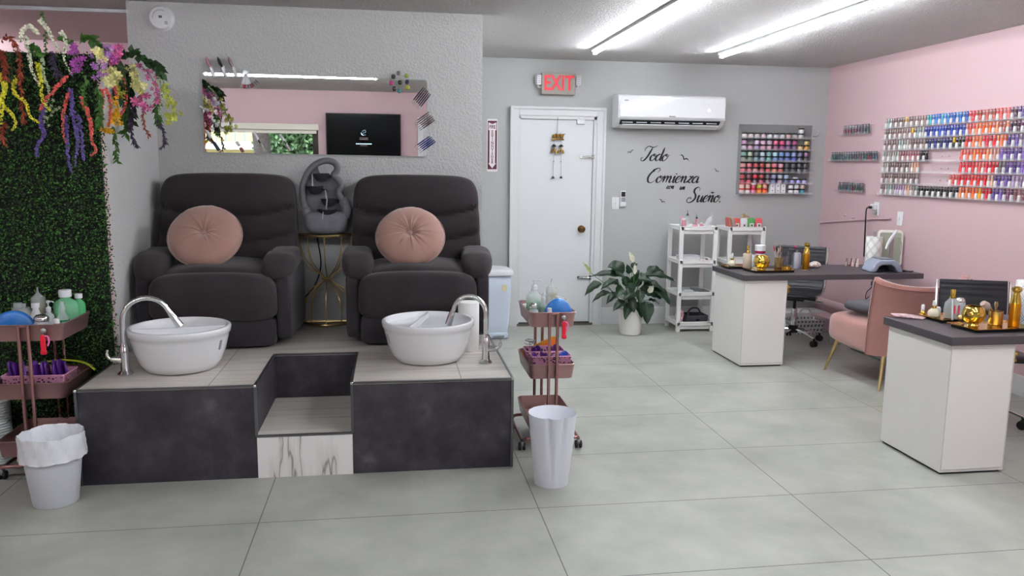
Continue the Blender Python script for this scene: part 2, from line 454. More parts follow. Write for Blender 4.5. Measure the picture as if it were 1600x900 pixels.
# ---------------------------------------------------------------- recliners
m_suede = mat('charcoal_suede', '2b2427', .85, sheen=.12, bump=.25, bscale=30, bdist=.006, var=.22, vscale=7)
m_suede2 = mat('charcoal_suede_arms', '29242a', .85, sheen=.12, bump=.25, bscale=30, bdist=.006, var=.2, vscale=9)
def gauss(a, w): return math.exp(-(a/w)**2)
def make_recliner(label):
    r = thing('recliner', label, 'armchair', group=None)
    t = MB()
    def fb(x, y, z):
        tz = (z+.46)/.92
        x2 = x*(1.01-.055*tz*tz)
        if tz > .9: x2 *= 1-.25*(tz-.9)
        y2 = y + .17*tz
        zz = z
        if y < 0:
            u = x/.4
            c1 = .24 - .055*(1-u*u); c2 = .08 - .075*(1-abs(u)); c3 = -.08
            g = .030*gauss(z-c1, .024)+.026*gauss(z-c2, .024)*min(1, abs(u)*1.6+.2)+.012*gauss(z-c1-.012, .06)
            bulge = .025*math.cos(min(1, abs(u))*PI/2)
            y2 += g - bulge - .03*gauss(z-.33, .13)*(1-u*u*.6)
            y2 += .003*math.sin(9*x+5*z)
        zz += -.018*(abs(x)/.4)**3 if tz > .8 else 0
        return (x2, y2, zz)
    t.puff((0, .14, .53), (.412, .10, .455), 11, 64, fb)
    t.build('backrest', m_suede, r)
    t = MB()
    t.puff((0, -.02, .355), (.325, .33, .095), 5, 14, lambda x, y, z: (x, y, z+(.03*(1-(x/.325)**2) if z > 0 else 0)+.004*math.sin(20*x+12*y)))
    t.build('seat', m_suede, r)
    t = MB()
    t.puff((0, -.315, .29), (.345, .085, .135), 5, 16, lambda x, y, z: (x*(1.0-.02*z/.135), y-.02*(1-(z/.135)**2)*(1-(x/.345)**4)+.003*math.sin(25*x+8*z), z+(.014*(1-(x/.345)**2) if z > 0 else 0)))
    t.build('footrest', m_suede, r)
    t = MB(); t.puff((0, -.31, .092), (.335, .065, .082), 9, 10)
    t.build('front_panel', m_suede2, r)
    t = MB()
    t.bb(-.32, .32, -.25, .33, .03, .3)
    t.build('frame', m_black, r)
    for s in (-1, 1):
        t = MB(); t.puff((s*.388, .005, .235), (.042, .345, .20), 9, 14, lambda x, y, z: (x+s*(.012*math.sin(7*y)), y, z))
        a = t.build('side_panel', m_suede2, r)
        t = MB()
        def fa(x, y, z):
            f = max(0, -y/.27)
            return (x*(1+.28*f)-s*.02*f, y, z*(1+.2*f)-.055*f*f+.004*math.sin(30*y+14*x)-.01*gauss(y+.12, .02)*(1 if z > 0 else 0))
        t.puff((s*.362, -.07, .485), (.086, .275, .062), 3.2, 18, fa)
        t.build('armrest', m_suede, r)
    return r
rec1 = make_recliner('charcoal suede recliner on the left of the platform, next to the leafy green wall')
rec1.location = (-1.003, 4.985, PZ); rec1.rotation_euler[2] = R(.6)
rec2 = dup(rec1, (.152, 4.985, PZ), R(-1), 'charcoal suede recliner on the right of the platform, right of the fountain table')
# round velvet cushions
m_velv = mat('dusty_pink_velvet', 'a07b6f', .75, sheen=.5, bump=.12, bscale=25, bdist=.005, var=.06, vscale=6)
def make_cushion(label, seed):
    t = MB(); rnd = random.Random(seed); n = 96; rings = 18
    ph = [rnd.uniform(0, 6.28) for _ in range(6)]; Rr = .205
    def w(a): return .5*math.sin(9*a+ph[0])+.3*math.sin(17*a+ph[1])+.3*math.sin(26*a+ph[2])+.15*math.sin(41*a+ph[3])
    for s in (1, -1):
        vs = []
        for i in range(rings+1):
            q = i/rings
            for k in range(n):
                a = 2*PI*k/n
                prof = (1-q**3.2)**.5
                th = .072*prof - .035*math.exp(-(q/.16)**2)
                th += .0055*w(a)*math.exp(-((q-.25)/.28)**2)
                rr = Rr*q*(1+.012*w(a)*q)
                vs.append((rr*math.cos(a), rr*math.sin(a), s*max(th, 0)))
        fs = [(i*n+k, i*n+(k+1) % n, (i+1)*n+(k+1) % n, (i+1)*n+k) for i in range(rings) for k in range(n)]
        t.add(vs, fs)
    t.tube([(Rr*1.002*math.cos(2*PI*k/48), Rr*1.002*math.sin(2*PI*k/48), 0) for k in range(48)], .005, 6, closed=True)
    o = t.build('round_cushion', m_velv, smooth=60); tag(o, label, 'cushion')
    MB().lathe([(0, .047), (.012, .047), (.0175, .043), (.0175, .038), (.014, .034), (0, .034)], 20).build('button', m_velv, o)
    return o
c1 = make_cushion('round dusty pink velvet cushion leaning in the left recliner, its button creases fanning wide', 3)
c1.location = (-1.078, 4.86, 1.085); c1.rotation_euler = (R(54), R(0), R(3))
c2 = make_cushion('round dusty pink velvet cushion leaning in the right recliner, beside the fountain', 8)
c2.location = (.108, 4.86, 1.08); c2.rotation_euler = (R(54), 0, R(-2))

# ---------------------------------------------------------------- foot basins and taps
m_water = mat('basin_inner', 'e4e9ea', .15)
def make_basin(label, ang, tray):
    r = thing('foot_basin', label, 'basin')
    prof = [(.0, 0), (.150, 0), (.176, .008), (.200, .045), (.222, .105), (.237, .165), (.243, .186), (.248, .190), (.250, .212), (.248, .219), (.243, .222), (.234, .222), (.230, .218), (.226, .19), (.195, .07), (.16, .03), (0, .026)]
    MB().lathe(prof, 56).build('bowl', m_glossw, r, smooth=50)
    # a ledge covering a segment of the bowl, with a raised lip along its chord
    t = MB(); d = .05; rr = .226; a0 = math.acos(d/rr)
    seg = [(rr*math.cos(a), rr*math.sin(a)) for a in [(-a0+2*a0*i/24) for i in range(25)]]
    t.M = Matrix.Rotation(ang, 4, 'Z')
    t.prism(seg, (0, 0, .178), (1, 0, 0), (0, 1, 0), (0, 0, .012))
    t.box((d, 0, .203), (.014, 2*rr*math.sin(a0), .036))
    t.build('ledge', m_glossw, r, bevel=.004)
    t = MB(); t.M = Matrix.Rotation(tray, 4, 'Z'); t.box((.2305, 0, .135), (.006, .018, .052), rot=(0, R(14), 0))
    t.build('side_slot', mat('slot_grey', '9aa0a6', .4), r, bevel=.004)
    t = MB(); t.lathe([(.018, .027), (.02, .03), (.012, .032), (0, .032)], 16, c=(0, 0, 0)); t.build('drain', m_chrome, r)
    return r
b1 = make_basin('white ceramic foot basin with a front ledge, in front of the left recliner', R(-80), R(-22))
b1.location = (-1.08, 4.215, PZ)
b2 = make_basin('white ceramic foot basin with a ledge on its left half, before the right recliner', R(165), R(202))
b2.location = (.187, 4.275, PZ)
def make_tap(label, s, loc, tip):
    r = thing('basin_tap', label, 'tap', loc)
    t = MB(); t.lathe([(.034, 0), (.036, .006), (.030, .014), (.022, .022), (.019, .06), (.021, .10), (.021, .135), (.015, .15), (.0125, .16)], 24)
    t.build('tap_body', m_chrome, r)
    tx, ty, tz = tip
    d = Vector((tx, ty, 0)); span = d.length; d.normalize()
    pts = [Vector((0, 0, .15)), Vector((0, 0, .22)), Vector((0, 0, .27))]
    rad = span*.47
    for k in range(1, 13):
        a = PI - k*PI/12*.88
        pts.append(Vector((d.x*(rad+rad*math.cos(a)), d.y*(rad+rad*math.cos(a)), .27+rad*math.sin(a)*1.0)))
    pts.append(Vector((tx, ty, tz+.05)))
    MB().tube(pts, .0125, 14).build('spout', m_chrome, r)
    q = pts[-1]; qq = pts[-2]; dd = (q-qq).normalized()
    MB().tube([q-dd*.03, q, q+dd*.03, q+dd*.055], [.0135, .0165, .018, .019], 16).build('spray_head', m_chrome, r)
    t = MB(); t.cyl((0, 0, .075), (s*.05, 0, .078), .017, .019, 16)
    t.tube(bez([(s*.05, 0, .078), (s*.068, -.004, .085), (s*.078, -.006, .105), (s*.075, -.006, .13)], 5), [.012]*4+[.009]*8+[.006]*4, 10)
    t.build('lever', m_chrome, r)
    return r
make_tap('chrome gooseneck tap arching over the left foot basin', -1, (-1.318, 4.10, PZ), (.225, .06, .225))
make_tap('chrome gooseneck tap arching over the right foot basin', 1, (.487, 4.15, PZ), (-.18, .06, .20))
# paper roll behind the right basin
m_paper = mat('white_paper', 'f0efed', .8, bump=.3, bscale=120, bdist=.004)
o = MB().lathe([(.02, 0), (.058, 0), (.060, .004), (.060, .276), (.058, .28), (.02, .28)], 32, closed=False).build('paper_roll', m_paper, loc=(.425, 4.47, PZ))
tag(o, 'tall white roll of paper standing behind the right foot basin', 'paper roll')

# ---------------------------------------------------------------- gold side table and fountain
tb = thing('side_table', 'half round side table with black top and looping gold wire legs', 'table', (-.43, 5.36, PZ))
H = .60
def half(r, n=28): return [(r*math.cos(PI+PI*i/n), r*.92*math.sin(PI+PI*i/n)) for i in range(n+1)]
MB().prism(half(.165), (0, 0, H-.012), (1, 0, 0), (0, 1, 0), (0, 0, .010)).build('table_top', mat('black_glass', '101012', .1), tb)
ring = [(x, y, H-.008) for x, y in half(.172)]
MB().tube(ring+[(0, 0, H-.008)], .009, 8, closed=True).build('top_rim', m_goldm, tb)
ring = [(x, y, .010) for x, y in half(.155)]
MB().tube(ring+[(0, 0, .01)], .009, 8, closed=True).build('base_ring', m_goldm, tb)
for a in (185, 230, 270, 310, 355):
    a = R(a); ca, sa = math.cos(a), math.sin(a)*.92
    t = MB()
    for off in (0, .032):
        pts = [(.165*ca, .165*sa, H-.012), (.158*ca, .158*sa, H-.10-off), (.12*ca, .12*sa, H-.19-off), (.045*ca, .045*sa, H-.27), (.026*ca, .026*sa, H/2), (.045*ca, .045*sa, .27), (.12*ca, .12*sa, .19+off), (.148*ca, .148*sa, .10+off), (.15*ca, .15*sa, .014)]
        t.tube(bez(pts, 5), .0036, 6)
    t.build('leg', m_goldm, tb)
MB().tube([(.03*math.cos(2*PI*k/20), -.005+.03*math.sin(2*PI*k/20), H/2) for k in range(20)], .006, 6, closed=True).build('waist_ring', m_goldm, tb)
# fountain, drawn in its own front view
m_stone = mat('grey_resin_stone', '6a6b71', .6, bump=.35, bscale=90, bdist=.003, var=.12, vscale=20)
m_dstone = mat('dark_resin_bowl', '2b2a30', .35, bump=.6, bscale=110, bdist=.004)
FZ = PZ+H
fo = thing('tabletop_fountain', 'grey sculpted tabletop fountain with four dark cascading bowls', 'fountain', (-.425, 5.25, FZ))
k_ = .00066
def fp(zx, zy, y=0): return ((zx-350)*k_, y, (805-zy)*k_)
t = MB()
outer = [(205, 640), (168, 560), (148, 470), (147, 370), (165, 290), (205, 205), (265, 140), (340, 103), (410, 100), (460, 125), (478, 165), (465, 205), (443, 232), (470, 262), (505, 300), (508, 345), (485, 390), (500, 440), (540, 500), (560, 570), (545, 640)]
pts = bez([fp(x, y, -.01) for x, y in outer], 5)
rs = [ (.021+.010*math.sin(PI*i/(len(pts)-1)) if False else .0205) + (.012 if i < 6 else 0) + (.010 if i > len(pts)-14 else 0) for i in range(len(pts))]
t.tube(pts, rs, 14)
t.puff((0, .0, .078), (.148, .075, .078), 3.2, 16, lambda x, y, z: (x*(1-.14*(1-(z/.078))/2)+.006, y, z))
t.build('shell', m_stone, fo)
t = MB()
poly = [(160, 640), (150, 400), (175, 280), (215, 200), (290, 150), (300, 200), (330, 240), (430, 225), (500, 300), (480, 390), (540, 520), (540, 650)]
t.prism([((x-350)*k_, (805-y)*k_) for x, y in poly][::-1], (0, .012, 0), (1, 0, 0), (0, 0, 1), (0, .02, 0))
t.build('back_plate', mat('grey_resin_plate', '65666c', .6, bump=.35, bscale=90, bdist=.003), fo, bevel=.004)
for zx, zy, w, sp in ((325, 218, 82, 0), (270, 340, 88, 1), (395, 458, 80, 0), (380, 560, 104, 0)):
    x, _, z = fp(zx, zy); w_ = w*k_
    t = MB(); t.M = Matrix.Translation((x, -.028, z))
    t.lathe([(0, -.052), (.6*w_, -.045), (.86*w_, -.024), (w_, 0), (w_*.93, .001), (w_*.8, -.018), (0, -.03)], 24, sy=.8)
    if sp: t.tube([(w_*.7, -.01, -.006), (w_*1.2, -.012, -.02), (w_*1.25, -.012, -.03)], [.012, .009, .006], 8)
    t.build('bowl', m_dstone, fo)
for a, c in (((250, 222), (250, 335)), ((368, 372), (378, 455)), ((383, 455), (372, 556)), ((345, 566), (333, 655))):
    MB().tube([fp(a[0], a[1], -.072), fp(c[0], c[1], -.074)], [.003, .0045], 6).build('water_stream', m_glass, fo)
o = MB().tube(bez([(-.46, 5.33, FZ+.012), (-.485, 5.345, FZ-.02), (-.47, 5.385, .85), (-.52, 5.375, .70), (-.62, 5.30, .60), (-.72, 5.385, .50)], 8), .0045, 8).build('black_cable', m_black)
tag(o, 'black cable hanging behind the gold side table', 'cable')

# ---------------------------------------------------------------- wall mirror
m_edge = mat('mirror_edge', 'b9c4c0', .2)
mi = MB().prism([(x, z) for x, z in rrect(1.414, .50, .02)], (0, 0, 0), (1, 0, 0), (0, 0, 1), (0, .006, 0)).build('wall_mirror', m_edge)
tag(mi, 'wide frameless mirror on the textured wall above the recliners', 'mirror')
mi.location = (-.469, MY-.012, 1.816); mi.rotation_euler = (R(.24), R(.4), 0)
MB().prism([(x, z) for x, z in rrect(1.406, .492, .018)], (0, -.0006, 0), (1, 0, 0), (0, 0, 1), (0, .0005, 0)).build('mirror_glass', m_mirror, mi, smooth=0)

# ---------------------------------------------------------------- smoke detector
t = MB(); t.M = Matrix.Translation((-1.392, MY, 2.387)) @ Matrix.Rotation(R(90), 4, 'X')
t.lathe([(.076, 0), (.076, .006), (.072, .008), (.071, .03), (.064, .038), (.02, .041), (0, .041)], 40)
sd = t.build('smoke_detector', m_wplast); tag(sd, 'round white smoke detector high on the textured wall', 'smoke detector')
t = MB(); t.M = Matrix.Translation((-1.392, MY-.0405, 2.387)) @ Matrix.Rotation(R(90), 4, 'X')
t.tube([(.045*math.cos(R(a)), .045*math.sin(R(a)), 0) for a in range(60, 200, 10)], .0012, 5); t.box((.0, .004, .001), (.02, .014, .002))
for k in range(3): t.box((.032, -.024-.007*k, -.001), (.018, .003, .004))
t.build('vents', mat('grey_print', '55585c', .5), sd)

# ---------------------------------------------------------------- hedge panel
rnd = random.Random(5)
hx0, hx1, hy0, hz0, hz1 = -2.45, -1.425, 4.355, .04, 2.03
hp = thing('boxwood_wall_panel', 'dense dark green artificial boxwood panel covering the wall behind the left cart', 'plant wall', ((hx0+hx1)/2, hy0, hz0))
MB().bb(-(hx1-hx0)/2, (hx1-hx0)/2-.02, -.02, 0, 0, hz1-hz0).build('backing', mat('black_mesh_backing', '0a0f08', .9), hp, smooth=0)
m_leaf = mat('boxwood_leaf', '2c5a1e', .42, spec=.4); nt = m_leaf.node_tree; N, L, bb_ = nodes(m_leaf)
g = N.new('ShaderNodeNewGeometry')
L.new(ramp(nt, g.outputs['Random Per Island'], [(.0, srgb('101c10')), (.5, srgb('20401a')), (.8, srgb('356b22')), (.97, srgb('59983a'))]), bb_.inputs['Base Color'])
vs = []; fs = []
for i in range(30000):
    x = rnd.uniform(-(hx1-hx0)/2-.0, (hx1-hx0)/2+.008); z = rnd.uniform(0, hz1-hz0)
    y = -.02-rnd.random()**1.3*.035
    Lf = rnd.uniform(.009, .015); wf = Lf*.33
    a = rnd.uniform(0, 2*PI); tilt = rnd.uniform(-.2, 1.1)
    d = Vector((math.cos(a), -math.sin(tilt)*.8, math.sin(a))).normalized()
    s_ = d.cross(Vector((rnd.uniform(-.5, .5), -1, rnd.uniform(-.5, .5)))).normalized(); n_ = d.cross(s_)
    p = Vector((x, y, z)); o_ = len(vs)
    vs += [tuple(p), tuple(p+d*Lf*.5+s_*wf+n_*.0015), tuple(p+d*Lf), tuple(p+d*Lf*.5-s_*wf+n_*.0015)]
    fs += [(o_, o_+1, o_+2, o_+3)]
t = MB(); t.v = vs; t.f = fs; t.mi = [0]*len(fs)
t.build('foliage', m_leaf, hp, smooth=0, weld=False)
# ---------------------------------------------------------------- ceiling tube lights
m_tube = mat('lit_tube', 'f6f9ff', .5, emit=TUBE)
def make_tube(label, x, y0, y1):
    r = thing('ceiling_tube_light', label, 'ceiling light', (x, y0, CZ))
    Ln = y1-y0
    MB().bb(-.034, .034, 0, Ln, -.018, 0).build('channel', m_white, r, bevel=.003)
    MB().cyl((0, .01, -.031), (0, Ln-.01, -.031), .0135, n=12).build('tube', m_tube, r)
    for y in (0, Ln): MB().box((0, y, -.03), (.034, .02, .036)).build('end_cap', m_wplast, r, bevel=.003)
    return r
make_tube('long lit ceiling tube, the one nearer the textured wall', 1.69, 3.95, 6.72)
make_tube('long lit ceiling tube, the one nearer the pink wall', 2.79, 3.95, 6.69)
make_tube('unseen lit ceiling tube added near the shop front, over the walkway', 1.69, .4, 3.1)  # this tube and the next are added out of view for more light
make_tube('unseen lit ceiling tube added near the shop front, beside the pink wall', 2.79, .4, 3.1)
r = make_tube('lit ceiling tube across the room, its reflection along the top of the mirror', 0, 0, 1.9)
r.location = (-.15, 1.25, CZ); r.rotation_euler[2] = R(90)
make_tube('unseen lit tube added to brighten the recess beyond the green wall', -3.35, 5.9, 7.0)  # added lamp outside the view, lifts the tinted ceiling patch
r = make_tube('lit ceiling tube across the room, further left towards the shop window', 0, 0, 1.9)
r.location = (-2.1, 1.25, CZ); r.rotation_euler[2] = R(90)

# ---------------------------------------------------------------- rolling carts
m_rose = mat('rose_gold_enamel', 'a88280', .30, metal=.6, coat=.2)
m_rosed = mat('rose_gold_tube', 'a87c79', .22, metal=.8)
m_rubber = mat('black_rubber', '141415', .6)
def tray(t, w, d, z0, z1, r=.03, wall=.004, taper=.012):
    loops = []
    for k, z, in ((taper, z0), (0, z1-.006), (-.003, z1-.003), (0, z1), (wall, z1), (taper+wall, z0+.004)):
        loops.append([(x, y, z) for x, y in rrect(w-2*k, d-2*k, max(.004, r-k*.5), 5)])
    n = len(loops[0]); o = len(t.v)
    vs = [p for l in loops for p in l]
    fs = [(i*n+k, i*n+(k+1) % n, (i+1)*n+(k+1) % n, (i+1)*n+k) for i in range(len(loops)-1) for k in range(n)]
    fs += [tuple(range(n))[::-1], tuple((len(loops)-1)*n+k for k in range(n))]
    return t.add(vs, fs)
CZT = (.672, .392, .110)
def make_cart(label, loc, W_, D_):
    r = thing('rolling_cart', label, 'cart', loc)
    for z in CZT:
        tray(MB(), W_, D_, z, z+.080).build('tray', m_rose, r)
    for s in (-1, 1):
        y = s*(D_/2+.009)
        for sx in (-.021, .021):
            MB().tube([(sx, y, .75), (sx, y, .09), (sx*1.6, y, .075)], .0085, 12).build('leg', m_rosed, r)
        MB().box((0, y, .745), (.05, .008, .012)).build('leg_clip', m_rosed, r, bevel=.002)
        bw = .155
        MB().tube(bez([(-bw, y-s*.03, .052), (-bw+.012, y-s*.006, .066), (-bw+.045, y, .072), (0, y, .073), (bw-.045, y, .072), (bw-.012, y-s*.006, .066), (bw, y-s*.03, .052)], 5), .0095, 10).build('base_bar', m_rosed, r)
        for sx in (-1, 1):
            c = MB(); cx = sx*bw; cy = y-s*.03
            for q in (-.011, .011): c.cyl((cx+q-.006, cy, .021), (cx+q+.006, cy, .021), .021, n=16)
            w = c.build('caster', m_rubber, r)
            MB().puff((cx, cy, .036), (.010, .014, .015), 4, 5).build('caster_hood', m_steel, w)
    for sx in (-1, 1):
        MB().tube([(sx*.155, -D_/2+.02, .055), (sx*.155, D_/2-.02, .055)], .0085, 10).build('side_bar', m_rosed, r)
    return r
LCX, LCY, LW, LD = -1.70, 4.125, .335, .37
RCX, RCY, RW, RD = .83, 4.24, .25, .40
make_cart('rose gold three tier rolling cart in front of the leafy green wall', (LCX, LCY, 0), LW, LD)
make_cart('rose gold three tier rolling cart to the right of the platform', (RCX, RCY, 0), RW, RD)

# bottles and jars
m_clear = mat('clear_plastic', 'e4ecec', .06, alpha=.32)
m_green = mat('green_soap', '2fae5c', .1, trans=.35)
m_lgreen = mat('pale_green_gel', '5fc884', .2, trans=.25)
m_dgreen = mat('deep_green_lotion', '0f8a44', .1, trans=.3)
m_honey = mat('honey_oil', 'c9b46c', .1, trans=.4)
m_milky = mat('milky_plastic', 'd9dfe2', .3, trans=.3)
BOT = {}
def bottle(label, loc, r, h, body, cap=None, neck='pump', liquid=None, fill=.6, shape='round', cat='bottle', name='bottle', group=None, sx=1.0, kcap=.6):
    o = thing(name, label, cat, loc, group=group)
    if shape == 'round': prof = [(r*.9, 0), (r, .006), (r, h*.72), (r*.9, h*.82), (r*.42, h*.93), (r*.38, h)]
    elif shape == 'cyl': prof = [(r*.92, 0), (r, .004), (r, h*.95), (r*.93, h)]
    elif shape == 'cone': prof = [(r*.95, 0), (r, .006), (r*.98, h*.45), (r*.8, h*.68), (r*.4, h*.92), (r*.36, h)]
    elif shape == 'jar': prof = [(r*.9, 0), (r, .004), (r, h*.86), (r*.86, h*.92), (r*.86, h)]
    elif shape == 'ball': prof = [(r*.5, 0), (r*.85, h*.12), (r, h*.38), (r*.9, h*.65), (r*.5, h*.88), (r*.34, h)]
    MB().lathe(prof, 20, sx=sx, sy=1).build('body', body, o)
    if liquid:
        q = [(rr*.93, max(z, .003)) for rr, z in prof if z < h*fill]
        q.append((q[-1][0], h*fill)); MB().lathe(q, 18, sx=sx*.98, sy=.98).build('liquid', liquid, o)
    cm = cap or m_wplast
    if neck == 'pump':
        t = MB(); t.lathe([(r*.48, h-.002), (r*.48, h+.018), (r*.3, h+.022), (r*.14, h+.026), (r*.14, h+.042)], 14); t.box((0, 0, h+.047), (r*.5, r*.5, .012)); t.tube([(0, 0, h+.048), (r*.9, 0, h+.048), (r*1.05, 0, h+.042)], r*.13, 8)
        t.build('pump', cm, o)
    elif neck == 'spray':
        t = MB(); t.lathe([(r*.45, h-.002), (r*.45, h+.016), (r*.3, h+.02)], 14); t.lathe([(r*.3, h+.02), (r*.3, h+.04), (r*.2, h+.043)], 14); t.cyl((0, 0, h+.033), (r*.5, 0, h+.033), .003, n=6)
        t.build('spray_cap', cm, o)
    elif neck == 'nozzle':
        MB().lathe([(r*.75, h-.012), (r*.75, h+.004), (r*.5, h+.012), (r*.18, h+.024), (r*.09, h+.05), (0, h+.051)], 14).build('nozzle', cm, o)
    elif neck == 'dome':
        MB().lathe([(r*.9, h-.004), (r*.92, h+.006), (r*.86, h+.014), (r*.55, h+.024), (0, h+.027)], 18).build('dome_cap', cm, o)
    elif neck == 'cap':
        MB().lathe([(r*kcap, h-.003), (r*kcap, h+r*.6), (r*kcap*.92, h+r*.66), (0, h+r*.66)], 16).build('cap', cm, o)
    elif neck == 'dropper':
        MB().lathe([(r*.42, h-.002), (r*.42, h+.012)], 14).build('collar', m_gold, o)
        MB().lathe([(r*.3, h+.012), (r*.3, h+.02), (r*.26, h+.036), (0, h+.042)], 12).build('dropper_bulb', cm, o)
    return o
T0 = CZT[0]+.005
def R_(x, y): return (x, y, T0)
# right cart, top tray
bottle('tall clear pump bottle of green soap on the right cart', R_(.755, 4.20), .036, .175, m_clear, neck='pump', liquid=m_lgreen, fill=.62, sx=1.25)
bottle('small clear bottle with domed chrome cap, front left corner of the right cart', R_(.735, 4.095), .025, .095, m_milky, m_chrome, 'dome')
bottle('deep green bottle with clear sprayer on the right cart, before the soap pump', R_(.793, 4.13), .030, .125, m_clear, m_clear, 'spray', m_dgreen, .72, 'cone')
bottle('small white capped vial at the front edge of the right cart', R_(.815, 4.07), .012, .085, m_wplast, neck='cap', shape='cyl', kcap=1.0)
bottle('bottle of honey coloured oil with pointed nozzle on the right cart', R_(.885, 4.38), .032, .155, m_clear, m_clear, 'nozzle', m_honey, .8, 'cyl')
bottle('low clear jar left of the blue pack on the right cart', R_(.835, 4.28), .034, .13, m_clear, m_clear, 'none', shape='jar', cat='jar', name='jar')
bottle('low clear jar behind the blue pack on the right cart', R_(.915, 4.28), .034, .12, m_clear, m_clear, 'none', shape='jar', cat='jar', name='jar')
bottle('white round tub in the back left corner of the right cart', R_(.745, 4.385), .03, .06, m_wplast, neck='none', shape='jar', cat='tub', name='tub')
# left cart, top tray
bottle('large translucent refill jug of pale green gel with white cap on the left cart', R_(-1.617, 4.22), .048, .165, mat('pale_green_jug', '86d8a4', .25, trans=.3), neck='cap', sx=1.2)
bottle('second pale green bottle behind the refill jug on the left cart', R_(-1.572, 4.265), .030, .150, m_lgreen, neck='cap')
bottle('clear spray bottle of deep green liquid on the left cart', R_(-1.578, 4.07), .034, .12, m_clear, m_clear, 'spray', m_dgreen, .62, 'cone')
bottle('small white pump bottle on the left cart, left of the green sprayer', R_(-1.675, 4.16), .024, .10, m_milky, neck='pump')
bottle('clear bottle with domed chrome cap at the front of the left cart', R_(-1.645, 4.0), .036, .088, m_milky, m_chrome, 'dome', kcap=.8)
bottle('round blush coloured bottle lying low with a white cap at the left cart front', R_(-1.575, 3.99), .030, .075, mat('blush_plastic', 'c9a99a', .35, trans=.1), neck='cap', shape='ball', kcap=.45)
bottle('bottle of honey coloured oil with pointed nozzle on the left cart', R_(-1.76, 4.26), .034, .155, m_clear, m_clear, 'nozzle', m_honey, .8, 'cyl')
bottle('milky white squat bottle between the jars on the left cart', R_(-1.725, 4.14), .03, .125, mat('milky_white', 'dfe3e0', .3, trans=.2), neck='cap', shape='cone')
bottle('clear lidded jar at the far left of the left cart', R_(-1.83, 4.20), .034, .115, m_clear, m_clear, 'cap', shape='jar', cat='jar', name='jar')
bottle('clear lidded jar between the blue pack and the oil bottle on the left cart', R_(-1.785, 4.16), .03, .12, m_clear, m_clear, 'cap', shape='jar', cat='jar', name='jar', kcap=.3)
# blue shrink wrapped half discs
m_blue = mat('bright_blue_foam', '2476c8', .3, coat=.6, bump=.5, bscale=18, bdist=.01)
def blue_pack(label, loc, w, h, wob):
    t = MB()
    def f(x, y, z):
        k = (z+h/2)/h
        return (x*(1-.0*k)+wob*.01*math.sin(20*z), y*(1-.35*k)+wob*.006*math.sin(40*x), z*(1-.35*(x/(w/2))**2)-(.35*h*.5)*(x/(w/2))**2)
    t.puff((0, 0, h/2+.001), (w/2, .03, h/2), 3.2, 16, f)
    o = t.build('blue_foot_pad_pack', m_blue, loc=loc); tag(o, label, 'pad pack'); return o
blue_pack('domed bright blue wrapped pad pack on the right cart', R_(.868, 4.105), .155, .138, 0)
blue_pack('crumpled bright blue wrapped pad pack on the left cart', R_(-1.785, 4.02), .20, .128, 1)
# magnets and hanging tools
m_red = mat('red_plastic', 'df1636', .3); m_hotpink = mat('hot_pink_plastic', 'f27ab0', .35)
for lab, x, y in (('red plastic nail brush hanging from the front of the left cart', -1.612, LCY-LD/2), ('red plastic nail brush hanging from the front of the right cart', .884, RCY-RD/2)):
    y -= .006
    o = thing('hanging_nail_brush', lab, 'nail brush', (x, y, .725))
    k = MB(); k.M = Matrix.Rotation(R(90), 4, 'X'); k.lathe([(.011, -.0), (.012, .002), (.012, .006), (.009, .009), (0, .010)], 20); k.build('magnet_button', m_steel, o)
    MB().tube([(0, -.012, 0), (.002, -.014, -.012), (0, -.014, -.022)], .0012, 6).build('ring', m_steel, o)
    t = MB(); t.puff((-.001, -.014, -.06), (.011, .006, .042), 4, 10); t.puff((0, -.016, -.10), (.0135, .010, .012), 3, 8)
    t.build('brush_handle', m_red, o)
    t = MB(); t.tube(bez([(-.012, -.01, -.03), (.016, -.008, -.026), (.022, -.008, -.05), (.016, -.008, -.072)], 5), .004, 8)
    t.build('pink_strap', m_hotpink, o)
# perforated pink baskets
m_bask = mat('pink_perforated_plastic', 'd693b4', .4); nt = m_bask.node_tree; N, L, bb_ = nodes(m_bask)
tc = N.new('ShaderNodeTexCoord'); vo = N.new('ShaderNodeTexVoronoi'); vo.inputs['Scale'].default_value = 75; L.new(tc.outputs['Object'], vo.inputs['Vector'])
sp = N.new('ShaderNodeSeparateXYZ'); L.new(tc.outputs['Object'], sp.inputs[0])
band = mathn(nt, 'MULTIPLY', mathn(nt, 'GREATER_THAN', sp.outputs[2], .012), mathn(nt, 'LESS_THAN', sp.outputs[2], .052))
L.new(mixc(nt, mathn(nt, 'MULTIPLY', mathn(nt, 'LESS_THAN', vo.outputs['Distance'], .38), band), srgb('d99ab8'), srgb('3a1a33')), bb_.inputs['Base Color'])
def basket(label, loc, w, d, h=.062):
    o = tray(MB(), w, d, 0, h, .012, .003, .008).build('basket', m_bask, loc=loc); tag(o, label, 'basket'); return o
Z1 = CZT[1]+.005
basket('pink perforated basket full of purple sachets on the left cart', (-1.70, 4.075, Z1+.035), .285, .17, .065)
basket('front pink perforated basket on the middle shelf of the right cart', (.835, 4.13, Z1+.055), .215, .10, .055)
basket('rear pink perforated basket on the middle shelf of the right cart', (.825, 4.27, Z1+.055), .215, .14, .055)
for x, y, w, d, lab in ((-1.70, 4.075, .25, .14, 'left'), (.83, 4.20, .20, .22, 'right')):
    o = tray(MB(), w, d, 0, .034 if lab == 'left' else .054, .01, .003, .004).build('storage_tray', m_milky, loc=(x, y, Z1))
    tag(o, 'shallow milky tray under the pink baskets of the %s cart' % lab, 'tray')
m_purp = mat('purple_foil', '5a2a86', .25, island=.4, coat=.5); m_nblue = mat('royal_blue_foil', '2348a8', .25, coat=.5)
rnd = random.Random(11)
